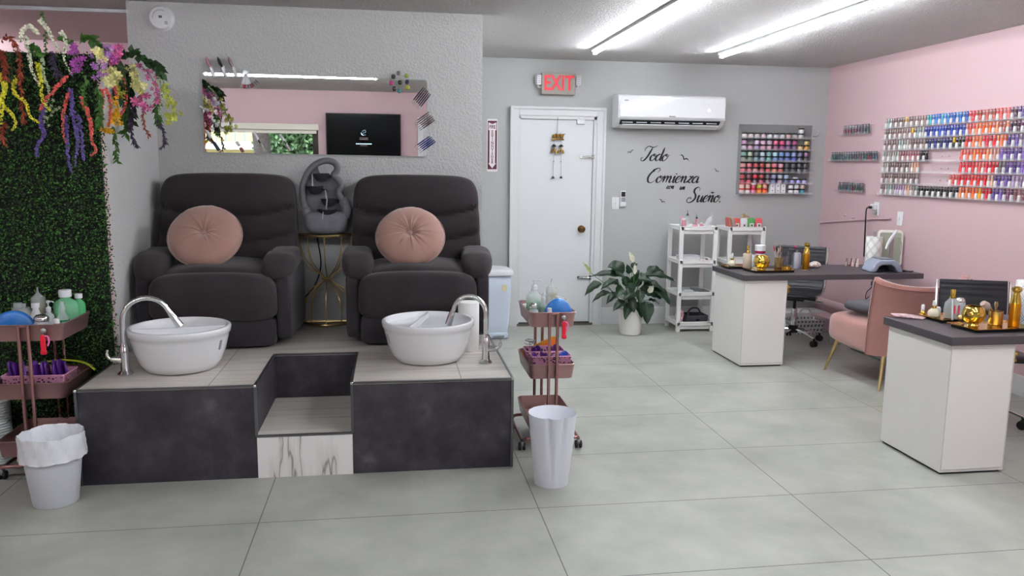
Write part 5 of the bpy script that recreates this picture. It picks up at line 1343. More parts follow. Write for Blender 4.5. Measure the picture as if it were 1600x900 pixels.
for a in [((480, 330), (155, 320), .085, -.02, .05), ((455, 320), (325, 245), .17, .03, .06), ((255, 385), (98, 490), .085, -.05, .05), ((330, 465), (160, 545), .06, -.08, .05),
          ((385, 350), (230, 430), .07, -.10, .03), ((400, 470), (285, 560), .075, -.10, .03), ((465, 545), (338, 622), .085, -.13, .03), ((495, 555), (450, 700), .085, -.14, .02),
          ((440, 420), (365, 500), .10, -.12, .03), ((560, 470), (440, 520), .12, -.13, .03), ((505, 500), (530, 635), .085, -.15, .02), ((580, 545), (605, 685), .08, -.14, .02),
          ((650, 540), (655, 742), .135, -.15, .03), ((720, 450), (892, 585), .12, -.08, .07), ((650, 310), (945, 368), .085, -.03, .04), ((690, 290), (865, 308), .08, .04, .06),
          ((585, 345), (715, 370), .12, -.06, .02), ((640, 400), (822, 452), .095, -.07, .06), ((660, 480), (800, 522), .085, -.10, .02), ((520, 300), (492, 210), .06, .0, .0),
          ((545, 250), (600, 225), .05, .02, .04), ((560, 420), (640, 300), .11, .02, .02), ((430, 410), (345, 370), .075, .05, .02), ((680, 530), (775, 562), .04, -.12, .02),
          ((600, 440), (590, 560), .09, -.12, .02), ((520, 420), (470, 330), .09, .06, .02), ((560, 560), (500, 640), .07, -.12, .02), ((620, 330), (560, 290), .08, .08, .02), ((500, 380), (540, 480), .10, -.06, 0), ((620, 420), (690, 490), .09, -.05, .02)]:
    leaf(*a, m_lil, 'leaf')
leaf((548, 195), (500, 98), .045, -.03, .02, m_spa, 'flower'); leaf((560, 300), (552, 200), .035, -.05, 0, m_spa, 'flower'); leaf((160, 290), (78, 185), .03, -.03, .0, mat('green_spathe', 'a8b878', .5), 'flower'); leaf((688, 465), (718, 390), .05, -.10, 0, m_spa, 'flower')
# ---------------------------------------------------------------- desks
m_dktop = mat('charcoal_desk_top', '4a464a', .45)
m_cab = mat('white_melamine', 'eceae6', .4)
def make_desk(label, x0, y0, x1, y1, zt_, lx):
    r = thing('manicure_desk', label, 'desk', (x0, y0, 0))
    MB().bb(0, x1-x0, 0, y1-y0, zt_-.042, zt_).build('desktop', m_dktop, r, bevel=.003)
    c = MB(); c.bb(.018, .368, .02, y1-y0-.03, .012, zt_-.0425); cb = c.build('cabinet', m_cab, r, bevel=.002)
    t = MB(); t.bb(.03, .356, .032, y1-y0-.04, 0, .012); t.build('plinth', m_black, cb)
    t = MB()
    for a in ((.018, .022, .0165, .0195, .03, zt_-.06), (.362, .366, .0165, .0195, .03, zt_-.06), (.02, .366, .0165, .0195, zt_-.064, zt_-.060), (.02, .366, .0165, .0195, .026, .030)): t.bb(*a)
    t.build('edge_line', mat('pale_edge', 'cfcdc8', .5), cb, smooth=0)
    h = MB(); h.puff((.385, .05, zt_-.115), (.012, .010, .038), 3, 8); h.ball((.395, .05, zt_-.10), .014, 10); h.ball((.395, .05, zt_-.135), .011, 10); h.cyl((.366, .05, zt_-.115), (.39, .05, zt_-.115), .007, n=8)
    h.build('handle', m_gold, cb, weld=False)
    t = MB(); t.box((lx-x0, (y1-y0)/2, (zt_-.042)/2), (.05, .05, zt_-.042)); t.box((lx-x0, (y1-y0)/2, .01), (.10, .44, .02))
    t.build('leg', m_steel, r, bevel=.004)
    return r
D1 = (2.612, 5.64, 4.10, 6.24, .715); D2 = (2.675, 3.435, 4.12, 3.985, .708)
make_desk('far manicure desk, white cabinet and charcoal top, in front of the shelf units', *D1, 3.90)
make_desk('near manicure desk at the right edge, white cabinet and charcoal top', *D2, 3.95)

# ---------------------------------------------------------------- rolling office chairs
m_leath = mat('black_leatherette', '26262c', .42, bump=.15, bscale=60, bdist=.003)
def make_office(label, x, y, rz):
    r = thing('office_chair', label, 'chair', (x, y, 0), rz)
    for k in range(5):
        a = R(90+72*k+18); c, s = math.cos(a), math.sin(a)
        MB().tube(bez([(.02*c, .02*s, .115), (.12*c, .12*s, .105), (.25*c, .25*s, .072)], 4), [.016]*5+[.012]*4, 8, flat=.7).build('base_arm', m_chrome, r)
        t = MB()
        for q in (-.013, .013): t.cyl((.25*c-s*(q-.008), .25*s+c*(q-.008), .027), (.25*c-s*(q+.008), .25*s+c*(q+.008), .027), .027, n=16)
        w = t.build('caster', m_rubber, r)
        MB().cyl((.25*c, .25*s, .03), (.25*c, .25*s, .07), .010, n=8).build('caster_stem', m_black, w)
    MB().lathe([(.042, .085), (.045, .10), (.042, .14), (.03, .15)], 18).build('hub', m_black, r)
    MB().lathe([(.026, .14), (.026, .29), (.022, .30)], 18).build('gas_cover', m_chrome, r)
    MB().lathe([(.014, .29), (.014, .385)], 12).build('gas_post', m_black, r)
    MB().box((0, 0, .39), (.18, .20, .025)).build('mechanism', m_black, r, bevel=.005)
    MB().cyl((.05, -.02, .385), (.24, -.03, .375), .005, n=8).build('height_lever', m_chrome, r)
    # one ribbed shell: seat running up into the back (front of the chair is -y)
    prof = [(-.235, .415), (-.22, .44), (-.10, .436), (.05, .432), (.15, .445), (.205, .49), (.225, .56), (.232, .66), (.245, .76), (.255, .83)]
    P_ = bez([(0, a, b) for a, b in prof], 8); n = len(P_)
    t = MB(); w = .205; th = .022; vs = []; m_ = 8
    loops = []
    for i, p in enumerate(P_):
        tn = (P_[min(i+1, n-1)]-P_[max(i-1, 0)]).normalized(); nr = Vector((0, -tn.z, tn.y))
        rib = .004*abs(math.sin(i*PI/3.4)); th2 = th*(.5 if i in (0, n-1) else 1)
        ring_ = []
        for (u, v) in ((-1, 0), (-.97, .7), (-.5, 1), (0, 1), (.5, 1), (.97, .7), (1, 0), (.97, -.6), (0, -.7), (-.97, -.6)):
            ring_.append(p+Vector((u*w*(1-.04*(i/n)), 0, 0))+nr*(v*(th2*.5+rib)))
        loops.append(ring_)
    m_ = 10
    t.add([q for l in loops for q in l], [(i*m_+k, i*m_+(k+1) % m_, (i+1)*m_+(k+1) % m_, (i+1)*m_+k) for i in range(n-1) for k in range(m_)]+[tuple(range(m_))[::-1], tuple((n-1)*m_+k for k in range(m_))])
    t.build('seat_shell', m_leath, r)
    for s in (-1, 1):
        MB().tube(bez([(s*.212, a, b-.002) for a, b in prof], 5), .008, 8).build('side_rail', m_chrome, r)
    return r
make_office('black ribbed office chair on casters behind the far desk', 3.50, 6.50, R(-38))
make_office('black ribbed office chair behind the near desk, only its back showing', 3.53, 4.26, R(-20))
# ---------------------------------------------------------------- pink velvet armchair
m_pv = mat('pink_velvet', 'a9776f', .7, sheen=.6, bump=.08, bscale=30, bdist=.004, var=.07, vscale=5)
ar = thing('pink_armchair', 'dusty pink velvet wing chair with gold legs between the two desks', 'armchair', (3.575, 5.235, 0), R(6))
t = MB(); t.puff((0, .045, .335), (.315, .30, .115), 7, 16, lambda x, y, z: (x*(1-.03*(y/.3)), y, z+(.012*(1-(x/.315)**2) if z > 0 else .03*(y/.3 if y > 0 else 0)))); t.build('seat', m_pv, ar)
def bk(u, v, o):
    s_ = (u-.5)*2; a = s_*1.25
    flare = .03*v*v
    x = (.335+flare)*math.sin(a)/math.sin(1.25)*(.93+.07*v); y = -.285+.20*(1-math.cos(a))*(1.0-.15*v) - .09*v*v
    top = .728+.065*abs(s_)**2.0
    z = .235+v*(top-.235)
    nx, ny = math.sin(a), -math.cos(a)
    return (x+nx*o, y+ny*o, z)
NU, NV = 36, 18; t = MB(); vs = []
for o_ in (1, -1):
    for j in range(NV+1):
        for i in range(NU+1):
            u = i/NU; v = j/NV
            e = min(1, min(i, NU-i)/1.6+.25, (NV-j)/1.6+.25)
            th = .036*(e**.5)*(1+.25*v)
            vs.append(bk(u, v, th*o_))
K = (NU+1)*(NV+1); fs = []
for j in range(NV):
    for i in range(NU):
        q = (j*(NU+1)+i, j*(NU+1)+i+1, (j+1)*(NU+1)+i+1, (j+1)*(NU+1)+i)
        fs += [q, tuple(K+x for x in q[::-1])]
def edge(a, b): fs.append((a, b, b+K, a+K))
for i in range(NU): edge(i, i+1); edge(NV*(NU+1)+i+1, NV*(NU+1)+i)
for j in range(NV): edge((j+1)*(NU+1), j*(NU+1)); edge(j*(NU+1)+NU, (j+1)*(NU+1)+NU)
t.add(vs, fs); t.build('backrest', m_pv, ar, smooth=70)
for o_ in (.044,):
    path = [bk(.03, j/12*.97, o_) for j in range(13)]+[bk(.03+.94*i/24, .955, .052) for i in range(1, 25)]+[bk(.97, .97-j/12*.97, o_) for j in range(1, 13)]
    MB().tube(path, .0045, 6).build('piping', mat('pink_piping', '9c6c68', .7), ar)
for sx in (-1, 1):
    for sy, fy in ((1, .26), (-1, -.24)):
        MB().cyl((sx*.24, fy-.0, .245), (sx*.30, fy+sy*.05, 0), .0155, .008, 12).build('leg', m_goldm, ar)
o = MB().puff((0, 0, 0), (.20, .19, .045), 3, 14, lambda x, y, z: (x, y, z+.01*math.sin(14*x)+.008*math.sin(17*y+4*x))).build('seat_cushion', mat('slate_grey_cloth', '55555a', .8, bump=.2, bscale=40), rot=(R(-4), R(8), R(20)), loc=(3.50, 5.31, .515)); tag(o, 'slumped dark grey cushion lying on the pink armchair seat', 'cushion')
# white basket and spray bottle under the desk
o = thing('handled_basket', 'white plastic basket with an arched handle on the floor under the far desk', 'basket', (3.80, 6.85, 0))
m_cb = mat('white_lattice_plastic', 'e4e4e6', .4); nt = m_cb.node_tree; N, L, bb_ = nodes(m_cb)
tc = N.new('ShaderNodeTexCoord'); sp = N.new('ShaderNodeSeparateXYZ'); L.new(tc.outputs['Object'], sp.inputs[0])
h1 = mathn(nt, 'GREATER_THAN', mathn(nt, 'ABSOLUTE', mathn(nt, 'SUBTRACT', mathn(nt, 'FRACT', mathn(nt, 'MULTIPLY', mathn(nt, 'ADD', sp.outputs[0], sp.outputs[1]), 28)), .5)), .2)
h2 = mathn(nt, 'GREATER_THAN', mathn(nt, 'ABSOLUTE', mathn(nt, 'SUBTRACT', mathn(nt, 'FRACT', mathn(nt, 'MULTIPLY', sp.outputs[2], 24)), .5)), .2)
L.new(mixc(nt, mathn(nt, 'MULTIPLY', h1, h2), srgb('e8e8ea'), srgb('77777c')), bb_.inputs['Base Color'])
tray(MB(), .30, .20, .002, .13, .02, .004, .02).build('body', m_cb, o)
MB().tube(bez([(-.05, 0, .10), (-.05, 0, .19), (-.03, 0, .225), (.03, 0, .225), (.05, 0, .19), (.05, 0, .10)], 5), .007, 8, flat=2).build('handle', m_wplast, o)
bottle('amber spray bottle standing on the floor beside the white lattice basket', (3.90, 6.52, 0), .028, .17, mat('amber_glass', '9c7a2c', .1, trans=.3), m_steel, 'spray')
bottle('clear jug on the floor beside the amber spray bottle', (3.84, 6.38, 0), .055, .15, m_clear, m_clear, 'cap', shape='cyl', cat='jug', name='jug')
# ---------------------------------------------------------------- tabletop goods
def gold_tray(label, x, y, z, w, d, rz=0):
    r = thing('gold_tray', label, 'tray', (x, y, z), rz)
    MB().box((0, 0, .006), (w-.03, d-.03, .012)).build('tray_base', m_black, r, bevel=.003)
    t = MB(); hw, hd = w/2, d/2
    t.add([(-hw+.03, -hd+.03, .013), (hw-.03, -hd+.03, .013), (hw-.03, hd-.03, .013), (-hw+.03, hd-.03, .013), (-hw, -hd, .020), (hw, -hd, .020), (hw, hd, .020), (-hw, hd, .020),
           (-hw, -hd, .0175), (hw, -hd, .0175), (hw, hd, .0175), (-hw, hd, .0175), (-hw+.03, -hd+.03, .0105), (hw-.03, -hd+.03, .0105), (hw-.03, hd-.03, .0105), (-hw+.03, hd-.03, .0105)],
          [(0, 1, 2, 3), (0, 4, 5, 1), (1, 5, 6, 2), (2, 6, 7, 3), (3, 7, 4, 0), (4, 8, 9, 5), (5, 9, 10, 6), (6, 10, 11, 7), (7, 11, 8, 4), (8, 12, 13, 9), (9, 13, 14, 10), (10, 14, 15, 11), (11, 15, 12, 8), (15, 14, 13, 12)])
    t.build('tray_surface', m_gold, r, smooth=0); return r
def sphere_pot(label, x, y, z, r_):
    r = thing('gold_dappen_pot', label, 'pot', (x, y, z))
    MB().lathe([(.55*r_, 0), (.5*r_, .004), (.45*r_, .010)], 24).build('foot', m_gold, r)
    MB().lathe([(.42*r_, .009), (.8*r_, .009+r_*.3), (r_, .009+r_*.85), (.86*r_, .009+r_*1.42), (.66*r_, .009+r_*1.62), (.62*r_, .009+r_*1.6), (.8*r_, .009+r_*1.35), (.9*r_, .009+r_*.85), (0, .012+r_*.3)], 36).build('bowl', m_gold, r)
    for k in range(0 if 'far' in label else 4):
        a = k*1.7; MB().ball((.22*r_*math.cos(a), .22*r_*math.sin(a), .009+r_*1.3), r_*.36, 10, (1, 1, .6)).build('cotton_ball', mat('cotton', 'f4f3f0', .9), r)
    return r
def gold_bottle(label, x, y, z, h):
    r = thing('gold_sprayer_bottle', label, 'bottle', (x, y, z)); q = h/.24
    MB().lathe([(.0285*q, 0), (.030*q, .004), (.030*q, .135*q), (.029*q, .14*q)], 28).build('body', m_amber, r)
    MB().lathe([(.029*q, .139*q), (.026*q, .165*q), (.019*q, .19*q), (.017*q, .205*q), (.025*q, .212*q), (.028*q, .22*q), (.026*q, .232*q), (.015*q, .24*q), (0, .241*q)], 28).build('head', m_gold, r)
    return r
def plaid(name, cs):
    m = mat(name, 'f1efec', .85); nt = m.node_tree; N, L, b = nodes(m)
    tc = N.new('ShaderNodeTexCoord'); sp = N.new('ShaderNodeSeparateXYZ'); L.new(tc.outputs['Object'], sp.inputs[0])
    at = mathn(nt, 'MULTIPLY', mathn(nt, 'ARCTAN2', sp.outputs[1], sp.outputs[0]), .062)
    a1 = mathn(nt, 'ADD', at, mathn(nt, 'MULTIPLY', sp.outputs[2], .72)); a2 = mathn(nt, 'SUBTRACT', at, mathn(nt, 'MULTIPLY', sp.outputs[2], .72))
    col = srgb('f1efec'); P_ = 2*PI*.062/6
    for v, off, c in ((a1, 0, cs[0]), (a1, .012, cs[1]), (a2, 0, cs[2]), (a2, .012, cs[0])):
        col = mixc(nt, linemask(nt, v, off, P_, .0016), col, srgb(c))
    L.new(col, b.inputs['Base Color']); return m
def towel(label, x, y, z, m, h=.26):
    o = thing('paper_towel_roll', label, 'paper towel roll', (x, y, z))
    MB().lathe([(.020, 0), (.064, 0), (.066, .003), (.066, h-.003), (.064, h), (.020, h)], 40).build('roll', m, o)
    MB().lathe([(.008, 0), (.008, h+.03), (.012, h+.034), (.010, h+.05), (0, h+.052)], 12).build('holder_post', m_steel, o); return o
Z = .7155
gold_tray('square gold tray on the far desk holding the gold pot', 2.92, 5.86, Z, .36, .22, R(4))
gold_tray('smaller gold tray at the left back corner of the far desk', 2.74, 6.09, Z, .20, .18)
zg = Z+.0145
sphere_pot('gold ball shaped pot of cotton on the far desk tray', 2.855, 5.855, zg, .062)
bottle('squat pearl dropper bottle at the left end of the far desk', (2.70, 6.06, zg), .030, .055, mat('pearl_cream', 'e0d8c0', .25, coat=.5), neck='dropper', shape='ball')
bottle('second dropper bottle partly behind the first on the far desk', (2.735, 6.13, zg), .026, .06, mat('pearl_cream', 'e0d8c0', .25, coat=.5), neck='dropper', shape='cyl')
o = bottle('tall beige lotion bottle with gold stopper on the far desk', (2.79, 5.97, Z+.013), .036, .115, mat('beige_lotion', 'cdbba6', .35), m_gold, 'none', shape='cyl', sx=.95)
MB().lathe([(.014, .114), (.013, .13), (.007, .14), (.012, .165), (.008, .178), (0, .180)], 16).build('stopper', m_gold, o)
bottle('white tub with a maroon band on the far desk', (2.955, 6.10, Z), .042, .155, m_wplast, m_wplast, 'cap', shape='cyl', kcap=1.02, cat='tub', name='tub')
o = MB().lathe([(.0430, 0), (.0432, .001), (.0432, .022), (.0430, .023)], 24).build('maroon_band', mat('maroon_band', '8c1840', .4), loc=(0, 0, .115)); o.parent = [q for q in COL.objects if q.name.startswith('tub')][-1]
bottle('small white bottle with black label left of the maroon banded tub', (2.925, 6.14, Z), .020, .085, m_wplast, m_wplast, 'cap', shape='cyl', kcap=.8)
# brush cups
def brush(label, group, x, y, z, ang, dirn, ln, c, tipc):
    r = thing('manicure_brush', label, 'brush', (x, y, z), dirn, group=group); sa, ca = math.sin(ang), math.cos(ang)
    MB().cyl((0, 0, 0), (sa*ln*.72, 0, ca*ln*.72), .004, .003, 8).build('brush_handle', mat('brush_'+c, c, .3, metal=.2), r)
    MB().tube([(sa*ln*.72, 0, ca*ln*.72), (sa*ln*.85, 0, ca*ln*.85), (sa*ln, 0, ca*ln)], [.003, .006, .002], 8).build('brush_tip', mat('brush_'+tipc, tipc, .6), r)
cup = thing('brush_cup', 'clear gold rimmed cup crammed with brushes on the far desk', 'cup', (3.04, 5.94, zg))
MB().lathe([(.030, 0), (.033, .003), (.033, .085), (.031, .085), (.030, .006), (0, .006)], 24).build('cup_body', mat('smoked_gold_glass', 'a48a58', .15, metal=.5, alpha=.6), cup)
rb = random.Random(3)
for i, (c, tcol, nm) in enumerate((('e8e4e0', '2a2424', 'white'), ('c8a050', 'b08058', 'gold'), ('1c1c20', '141416', 'black'), ('d8d4d0', 'c01838', 'silver'), ('b08060', 'e0d0c0', 'tan'), ('2a2a30', '50505c', 'charcoal'), ('d0b8b0', '704838', 'blush'), ('8a6a50', 'c8b090', 'brown'), ('e0e0e4', '886068', 'pearl'))):
    brush('%s handled brush in the crowded cup on the far desk' % nm, 'brushes in the far desk cup', 3.04+rb.uniform(-.012, .012), 5.94+rb.uniform(-.012, .012), zg+.008, R(rb.uniform(4, 16)), rb.uniform(0, 6.28), rb.uniform(.15, .19), c, tcol)
o = MB().lathe([(.033, 0), (.036, .002), (.036, .03), (.033, .03), (.032, .005), (0, .005)], 24).build('gold_dish', m_gold, loc=(3.045, 5.815, zg)); tag(o, 'small round gold dish at the right end of the far desk tray', 'dish')
o = thing('acrylic_file_holder', 'clear upright holder with nail files right of the brush cup', 'holder', (3.13, 6.04, Z))
t = MB(); 
for a in ((-.03, -.027, -.03, .03, 0, .14), (.027, .03, -.03, .03, 0, .14), (-.03, .03, .027, .03, 0, .14), (-.03, .03, -.03, -.027, 0, .10), (-.03, .03, -.03, .03, 0, .003)): t.bb(*a)
t.build('holder_body', mat('tinted_acrylic', '8c8c96', .1, alpha=.4), o, smooth=0)
for k in range(4): MB().box((-.015+k*.01, .0, .085), (.003, .022, .155), rot=(0, R(-6+4*k), 0)).build('nail_file', mat('file_grey', '55525a', .7), o)
# small desk extractor: white scanner-like pot with arm
o = thing('acetone_dispenser', 'pale cylinder dispenser with a flat dark top plate on the far desk', 'dispenser', (3.235, 6.02, Z))
MB().lathe([(.033, 0), (.035, .004), (.035, .115), (.028, .128), (.012, .132)], 24).build('body', mat('frosted_lilac', 'c9c6d2', .3, trans=.2), o)
MB().lathe([(.010, .13), (.010, .15)], 10).build('neck', m_chrome, o)
MB().box((0, 0, .156), (.12, .06, .006), rot=(0, R(5), 0)).build('top_plate', mat('dark_plate', '3a3438', .3), o, bevel=.002)
MB().ball((-.02, 0, .175), .012, 10).build('pink_knob', mat('wine_pink', 'b83c68', .3), o)
MB().cyl((-.045, -.02, 0), (-.045, -.02, .15), .003, n=6).build('side_rod', m_black, o)
gold_bottle('tall slim gold metal bottle at the middle of the far desk', 3.275, 5.945, Z, .215)
o = MB().puff((0, 0, .022), (.065, .045, .022), 2.6, 12, lambda x, y, z: (x, y, z+.008*math.sin(60*x)*(1 if z > 0 else 0))).build('folded_cloth', mat('striped_cloth', 'cfc2b8', .8, var=.6, vscale=45), loc=(3.40, 6.06, Z)); tag(o, 'crumpled pale multicoloured cloth right of the gold bottle on the far desk', 'cloth')
o = MB().tube(bez([(-.05, 0, .004), (0, -.01, .012), (.03, .01, .004), (.055, 0, .012)], 5), .004, 6).build('small_pliers', m_chrome, loc=(3.235, 5.83, Z)); tag(o, 'small chrome nippers at the foot of the gold bottle on the far desk', 'nippers')
for i, (dx, dy, c, n_) in enumerate(((-.055, .02, '8c7c6c', 'brown'), (-.01, .0, 'e4c4c0', 'pale pink'), (.015, -.025, 'ecd4cc', 'blush'), (.0, .035, '705048', 'dark brown'), (.035, .02, '54504c', 'smoky'))):
    bottle('small %s polish bottle in the cluster beside the far desk towels' % n_, (3.80+dx, 6.12+dy, Z), .0125, .035, mat('tp_'+c, c, .2, coat=.5), mat('tc_'+c, c, .4), 'none', shape='jar', cat='nail polish bottle', name='polish_bottle', group='polish cluster on the far desk')
    q = [k for k in COL.objects if k.name.startswith('polish_bottle') and k.type == 'EMPTY'][-1]
    MB().lathe([(.0075, .034), (.0075, .064), (0, .066)], 10).build('cap', mat('capc_'+c, c, .5), q)
towel('patterned paper towel roll standing at the back of the far desk', 3.985, 6.145, Z, plaid('green_plaid_paper', ('8fa49a', 'a89a98', '7c948c')), .245)
o = MB().lathe([(.022, 0), (.024, .003), (.022, .05), (.012, .058), (.012, .07), (0, .072)], 16).build('white_jar', m_wplast, loc=(3.885, 6.02, Z)); tag(o, 'small white jar between the paper towels and the nail lamp', 'jar')
# framed panel behind the lamp
o = thing('tabletop_mirror', 'off-white framed panel leaning on the pink wall behind the nail lamp', 'table mirror', (4.10, 6.10, Z), R(-22))
MB().prism(rrect(.20, .30, .03), (0, 0, .152), (1, 0, 0), (0, .04, 1), (0, .018, 0)).build('frame', mat('offwhite_plastic', 'e6e4da', .4), o, bevel=.004)
MB().prism(rrect(.165, .26, .015), (0, -.002, .152), (1, 0, 0), (0, .04, 1), (0, .002, 0)).build('panel', mat('greenish_glass', 'a9ada0', .15, metal=.3), o, smooth=0)
# clamp stand with white handpiece
o = thing('drill_handpiece_stand', 'steel stand holding a white drill handpiece above the nail lamp', 'stand', (4.0, 5.93, Z))
MB().box((0, 0, .004), (.08, .07, .008)).build('foot', m_steel, o, bevel=.002)
MB().box((0, 0, .15), (.028, .012, .29)).build('post', m_steel, o, bevel=.002)
MB().tube([(-.055, -.01, .165), (-.04, -.01, .21), (-.02, -.01, .245), (.03, -.01, .315)], [.007, .010, .013, .012], 12).build('handpiece', m_wplast, o)
MB().tube(bez([(.03, -.01, .26), (.07, 0, .245), (.09, .0, .18), (.075, 0, .08), (.06, 0, .012)], 6), .003, 6).build('cord', m_steel, o)
# nail lamp
m_lamp = mat('blue_grey_plastic', '9aa3b4', .35); m_lamp2 = mat('dark_top_panel', '6f757e', .3)
o = thing('nail_lamp', 'blue-grey arched nail curing lamp on the far desk, behind the pink armchair', 'nail lamp', (3.845, 5.80, Z), R(-8))
arc = [(-.13, 0), (-.095, .075), (-.055, .10), (.055, .10), (.095, .075), (.13, 0), (.085, 0), (.06, .045), (.035, .058), (-.035, .058), (-.06, .045), (-.085, 0)]
MB().prism(arc[::-1], (0, -.09, .0), (1, 0, 0), (0, 0, 1), (0, .18, 0)).build('housing', m_lamp, o, bevel=.012, seg=3)
MB().prism([(-.06, .1005), (-.05, .108), (.05, .108), (.06, .1005)][::-1], (0, -.075, 0), (1, 0, 0), (0, 0, 1), (0, .15, 0)).build('top_panel', m_lamp2, o, bevel=.003)
MB().prism([(-.082, .004), (-.06, .043), (-.035, .056), (.035, .056), (.06, .043), (.082, .004)][::-1], (0, .05, 0), (1, 0, 0), (0, 0, 1), (0, .03, 0)).build('inner_wall', m_black, o)
t = MB(); t.tube(bez([(.0, 0, .006), (.05, -.02, .006), (.08, .01, .006)], 5), .005, 6); t.box((-.01, 0, .008), (.03, .014, .014))
o = t.build('lamp_plug', m_black, loc=(4.00, 5.74, Z), weld=False); tag(o, 'black cable end lying beside the nail lamp on the far desk', 'cable')
t = MB(); t.box((0, 0, .02), (.025, .05, .035)); t.tube(bez([(-.01, 0, .0), (-.05, .02, -.06), (-.04, .04, -.12), (.0, .05, -.10)], 6), .0035, 6)
o = t.build('power_adapter', m_black, loc=(4.19, 6.42, .50), weld=False); tag(o, 'small black adapter with looped cord plugged low on the pink wall under the far desk', 'adapter')
# ---- near desk goods
Z = .7085; zg = Z+.0145
gold_tray('large gold tray at the front of the near desk', 3.03, 3.615, Z, .36, .20, R(3))
gold_tray('gold tray behind the larger one on the near desk', 2.98, 3.86, Z, .24, .20, R(2))
sphere_pot('gold ball shaped pot with cotton on the near desk', 2.945, 3.64, zg, .056)
o = thing('clear_dropper_decanter', 'large clear bottle with gold top and pink print on the near desk', 'bottle', (2.965, 3.83, zg))
MB().lathe([(.032, 0), (.038, .005), (.040, .05), (.036, .085), (.018, .108), (.012, .112)], 28).build('body', m_clear, o)
MB().lathe([(.014, .108), (.016, .118), (.012, .122), (.013, .15), (.012, .156), (0, .157)], 18).build('gold_top', m_gold, o)
for dx in (-.014, .010): MB().box((dx, -.0405, .055), (.010, .002, .045)).build('pink_print', mat('rose_red_print', 'd4405c', .4), o)
MB().lathe([(.034, .004), (.035, .03), (0, .03)], 20).build('contents', mat('beige_liquid', 'b8ac88', .3, trans=.2), o)
bottle('small gold bottle with white cap at the left back of the near desk', (2.865, 3.925, zg), .017, .03, m_gold, neck='none', shape='ball')
q = [k for k in COL.objects if k.type == 'EMPTY' and k.name.startswith('bottle')][-1]
MB().lathe([(.0085, .028), (.009, .055), (.007, .060), (0, .060)], 12).build('white_cap', m_wplast, q)
bottle('pearl cream round dropper bottle on the near desk', (2.89, 3.87, zg), .031, .052, mat('pearl_cream', 'e0d8c0', .25, coat=.5), neck='dropper', shape='ball')
for i, (x, y) in enumerate(((2.935, 3.90), (2.952, 3.915))):
    bottle('tiny white capped bottle, %s of two left of the clear decanter' % ordn(i), (x, y, zg), .012, .04, m_milky, m_wplast, 'cap', shape='cyl', kcap=.7)
bottle('clear square bottle with silver dome lid behind the near desk decanter', (3.065, 3.90, zg), .028, .075, m_milky, m_chrome, 'dome', shape='cyl')
o = MB().ball((0, 0, .018), .018, 14).build('gold_bead', m_goldm, loc=(2.955, 3.74, zg-.001)); tag(o, 'small matte gold ball at the foot of the clear decanter', 'ball')
o = MB().prism([(-.006, 0), (.006, 0), (.0035, .11), (-.0035, .11)], (0, 0, 0), (1, 0, 0), (.1, .25, 1), (0, .001, 0)).build('nail_file', m_wplast, loc=(2.925, 3.765, zg+.0), smooth=0); tag(o, 'white nail file leaning against the clear decanter', 'nail file')
o = thing('fluffy_brush', 'short round brush with pinkish bristles resting behind the gold pot', 'brush', (3.06, 3.70, zg))
MB().cyl((.05, 0, .0), (.03, 0, .055), .010, .010, 12).build('handle', m_goldm, o)
MB().cyl((.031, 0, .052), (.018, 0, .074), .013, .014, 14).build('ferrule', m_gold, o)
MB().tube([(.018, 0, .074), (.0, 0, .088), (-.02, 0, .104)], [.014, .023, .016], 14).build('bristles', mat('pinkish_bristle', 'dcc0b4', .9, bump=1, bscale=200), o)
cup = thing('gold_cup', 'ribbed gold metal cup on the near desk tray', 'cup', (3.085, 3.655, zg))
MB().lathe([(.032, 0), (.034, .003), (.034, .07), (.032, .07), (.031, .005), (0, .005)], 32).build('cup_body', m_goldm, cup)
for i, (c, nm) in enumerate((('b89868', 'tan'), ('8c7040', 'bronze'), ('d8c8b8', 'cream'))):
    brush('%s handled brush in the ribbed gold cup' % nm, 'brushes in the gold cup', 3.08+i*.006, 3.66, zg+.007, R(6-6*i), R(150*i), .11, c, c)
gold_bottle('tall gold metal bottle at the right of the near desk', 3.145, 3.60, zg, .205)
towel('paper towel roll with coloured plaid print at the right edge of the photo', 3.29, 3.68, Z, plaid('coloured_plaid_paper', ('8fb4c0', 'd8a08c', '9cc0cc')), .235)
o = MB().prism([(-.09, -.03), (.05, -.045), (.085, .01), (-.02, .045), (-.10, .02)], (0, 0, 0), (1, 0, 0), (0, 1, 0), (0, 0, .004)).build('tissue_packet', mat('pink_white_foil', 'd8b8bc', .3, coat=.5, var=.6, vscale=26), loc=(2.80, 3.93, Z+.008), rot=(R(4), R(3), R(-20))); tag(o, 'flat pink and white packet lying at the left corner of the near desk', 'packet')
o = MB().prism([(-.03, -.02), (.03, -.02), (.03, .02), (-.03, .02)], (0, 0, 0), (1, 0, 0), (0, 1, 0), (0, 0, .006)).build('phone', m_screen, loc=(3.20, 3.47, Z)); tag(o, 'small black flat device at the front edge of the near desk', 'device')

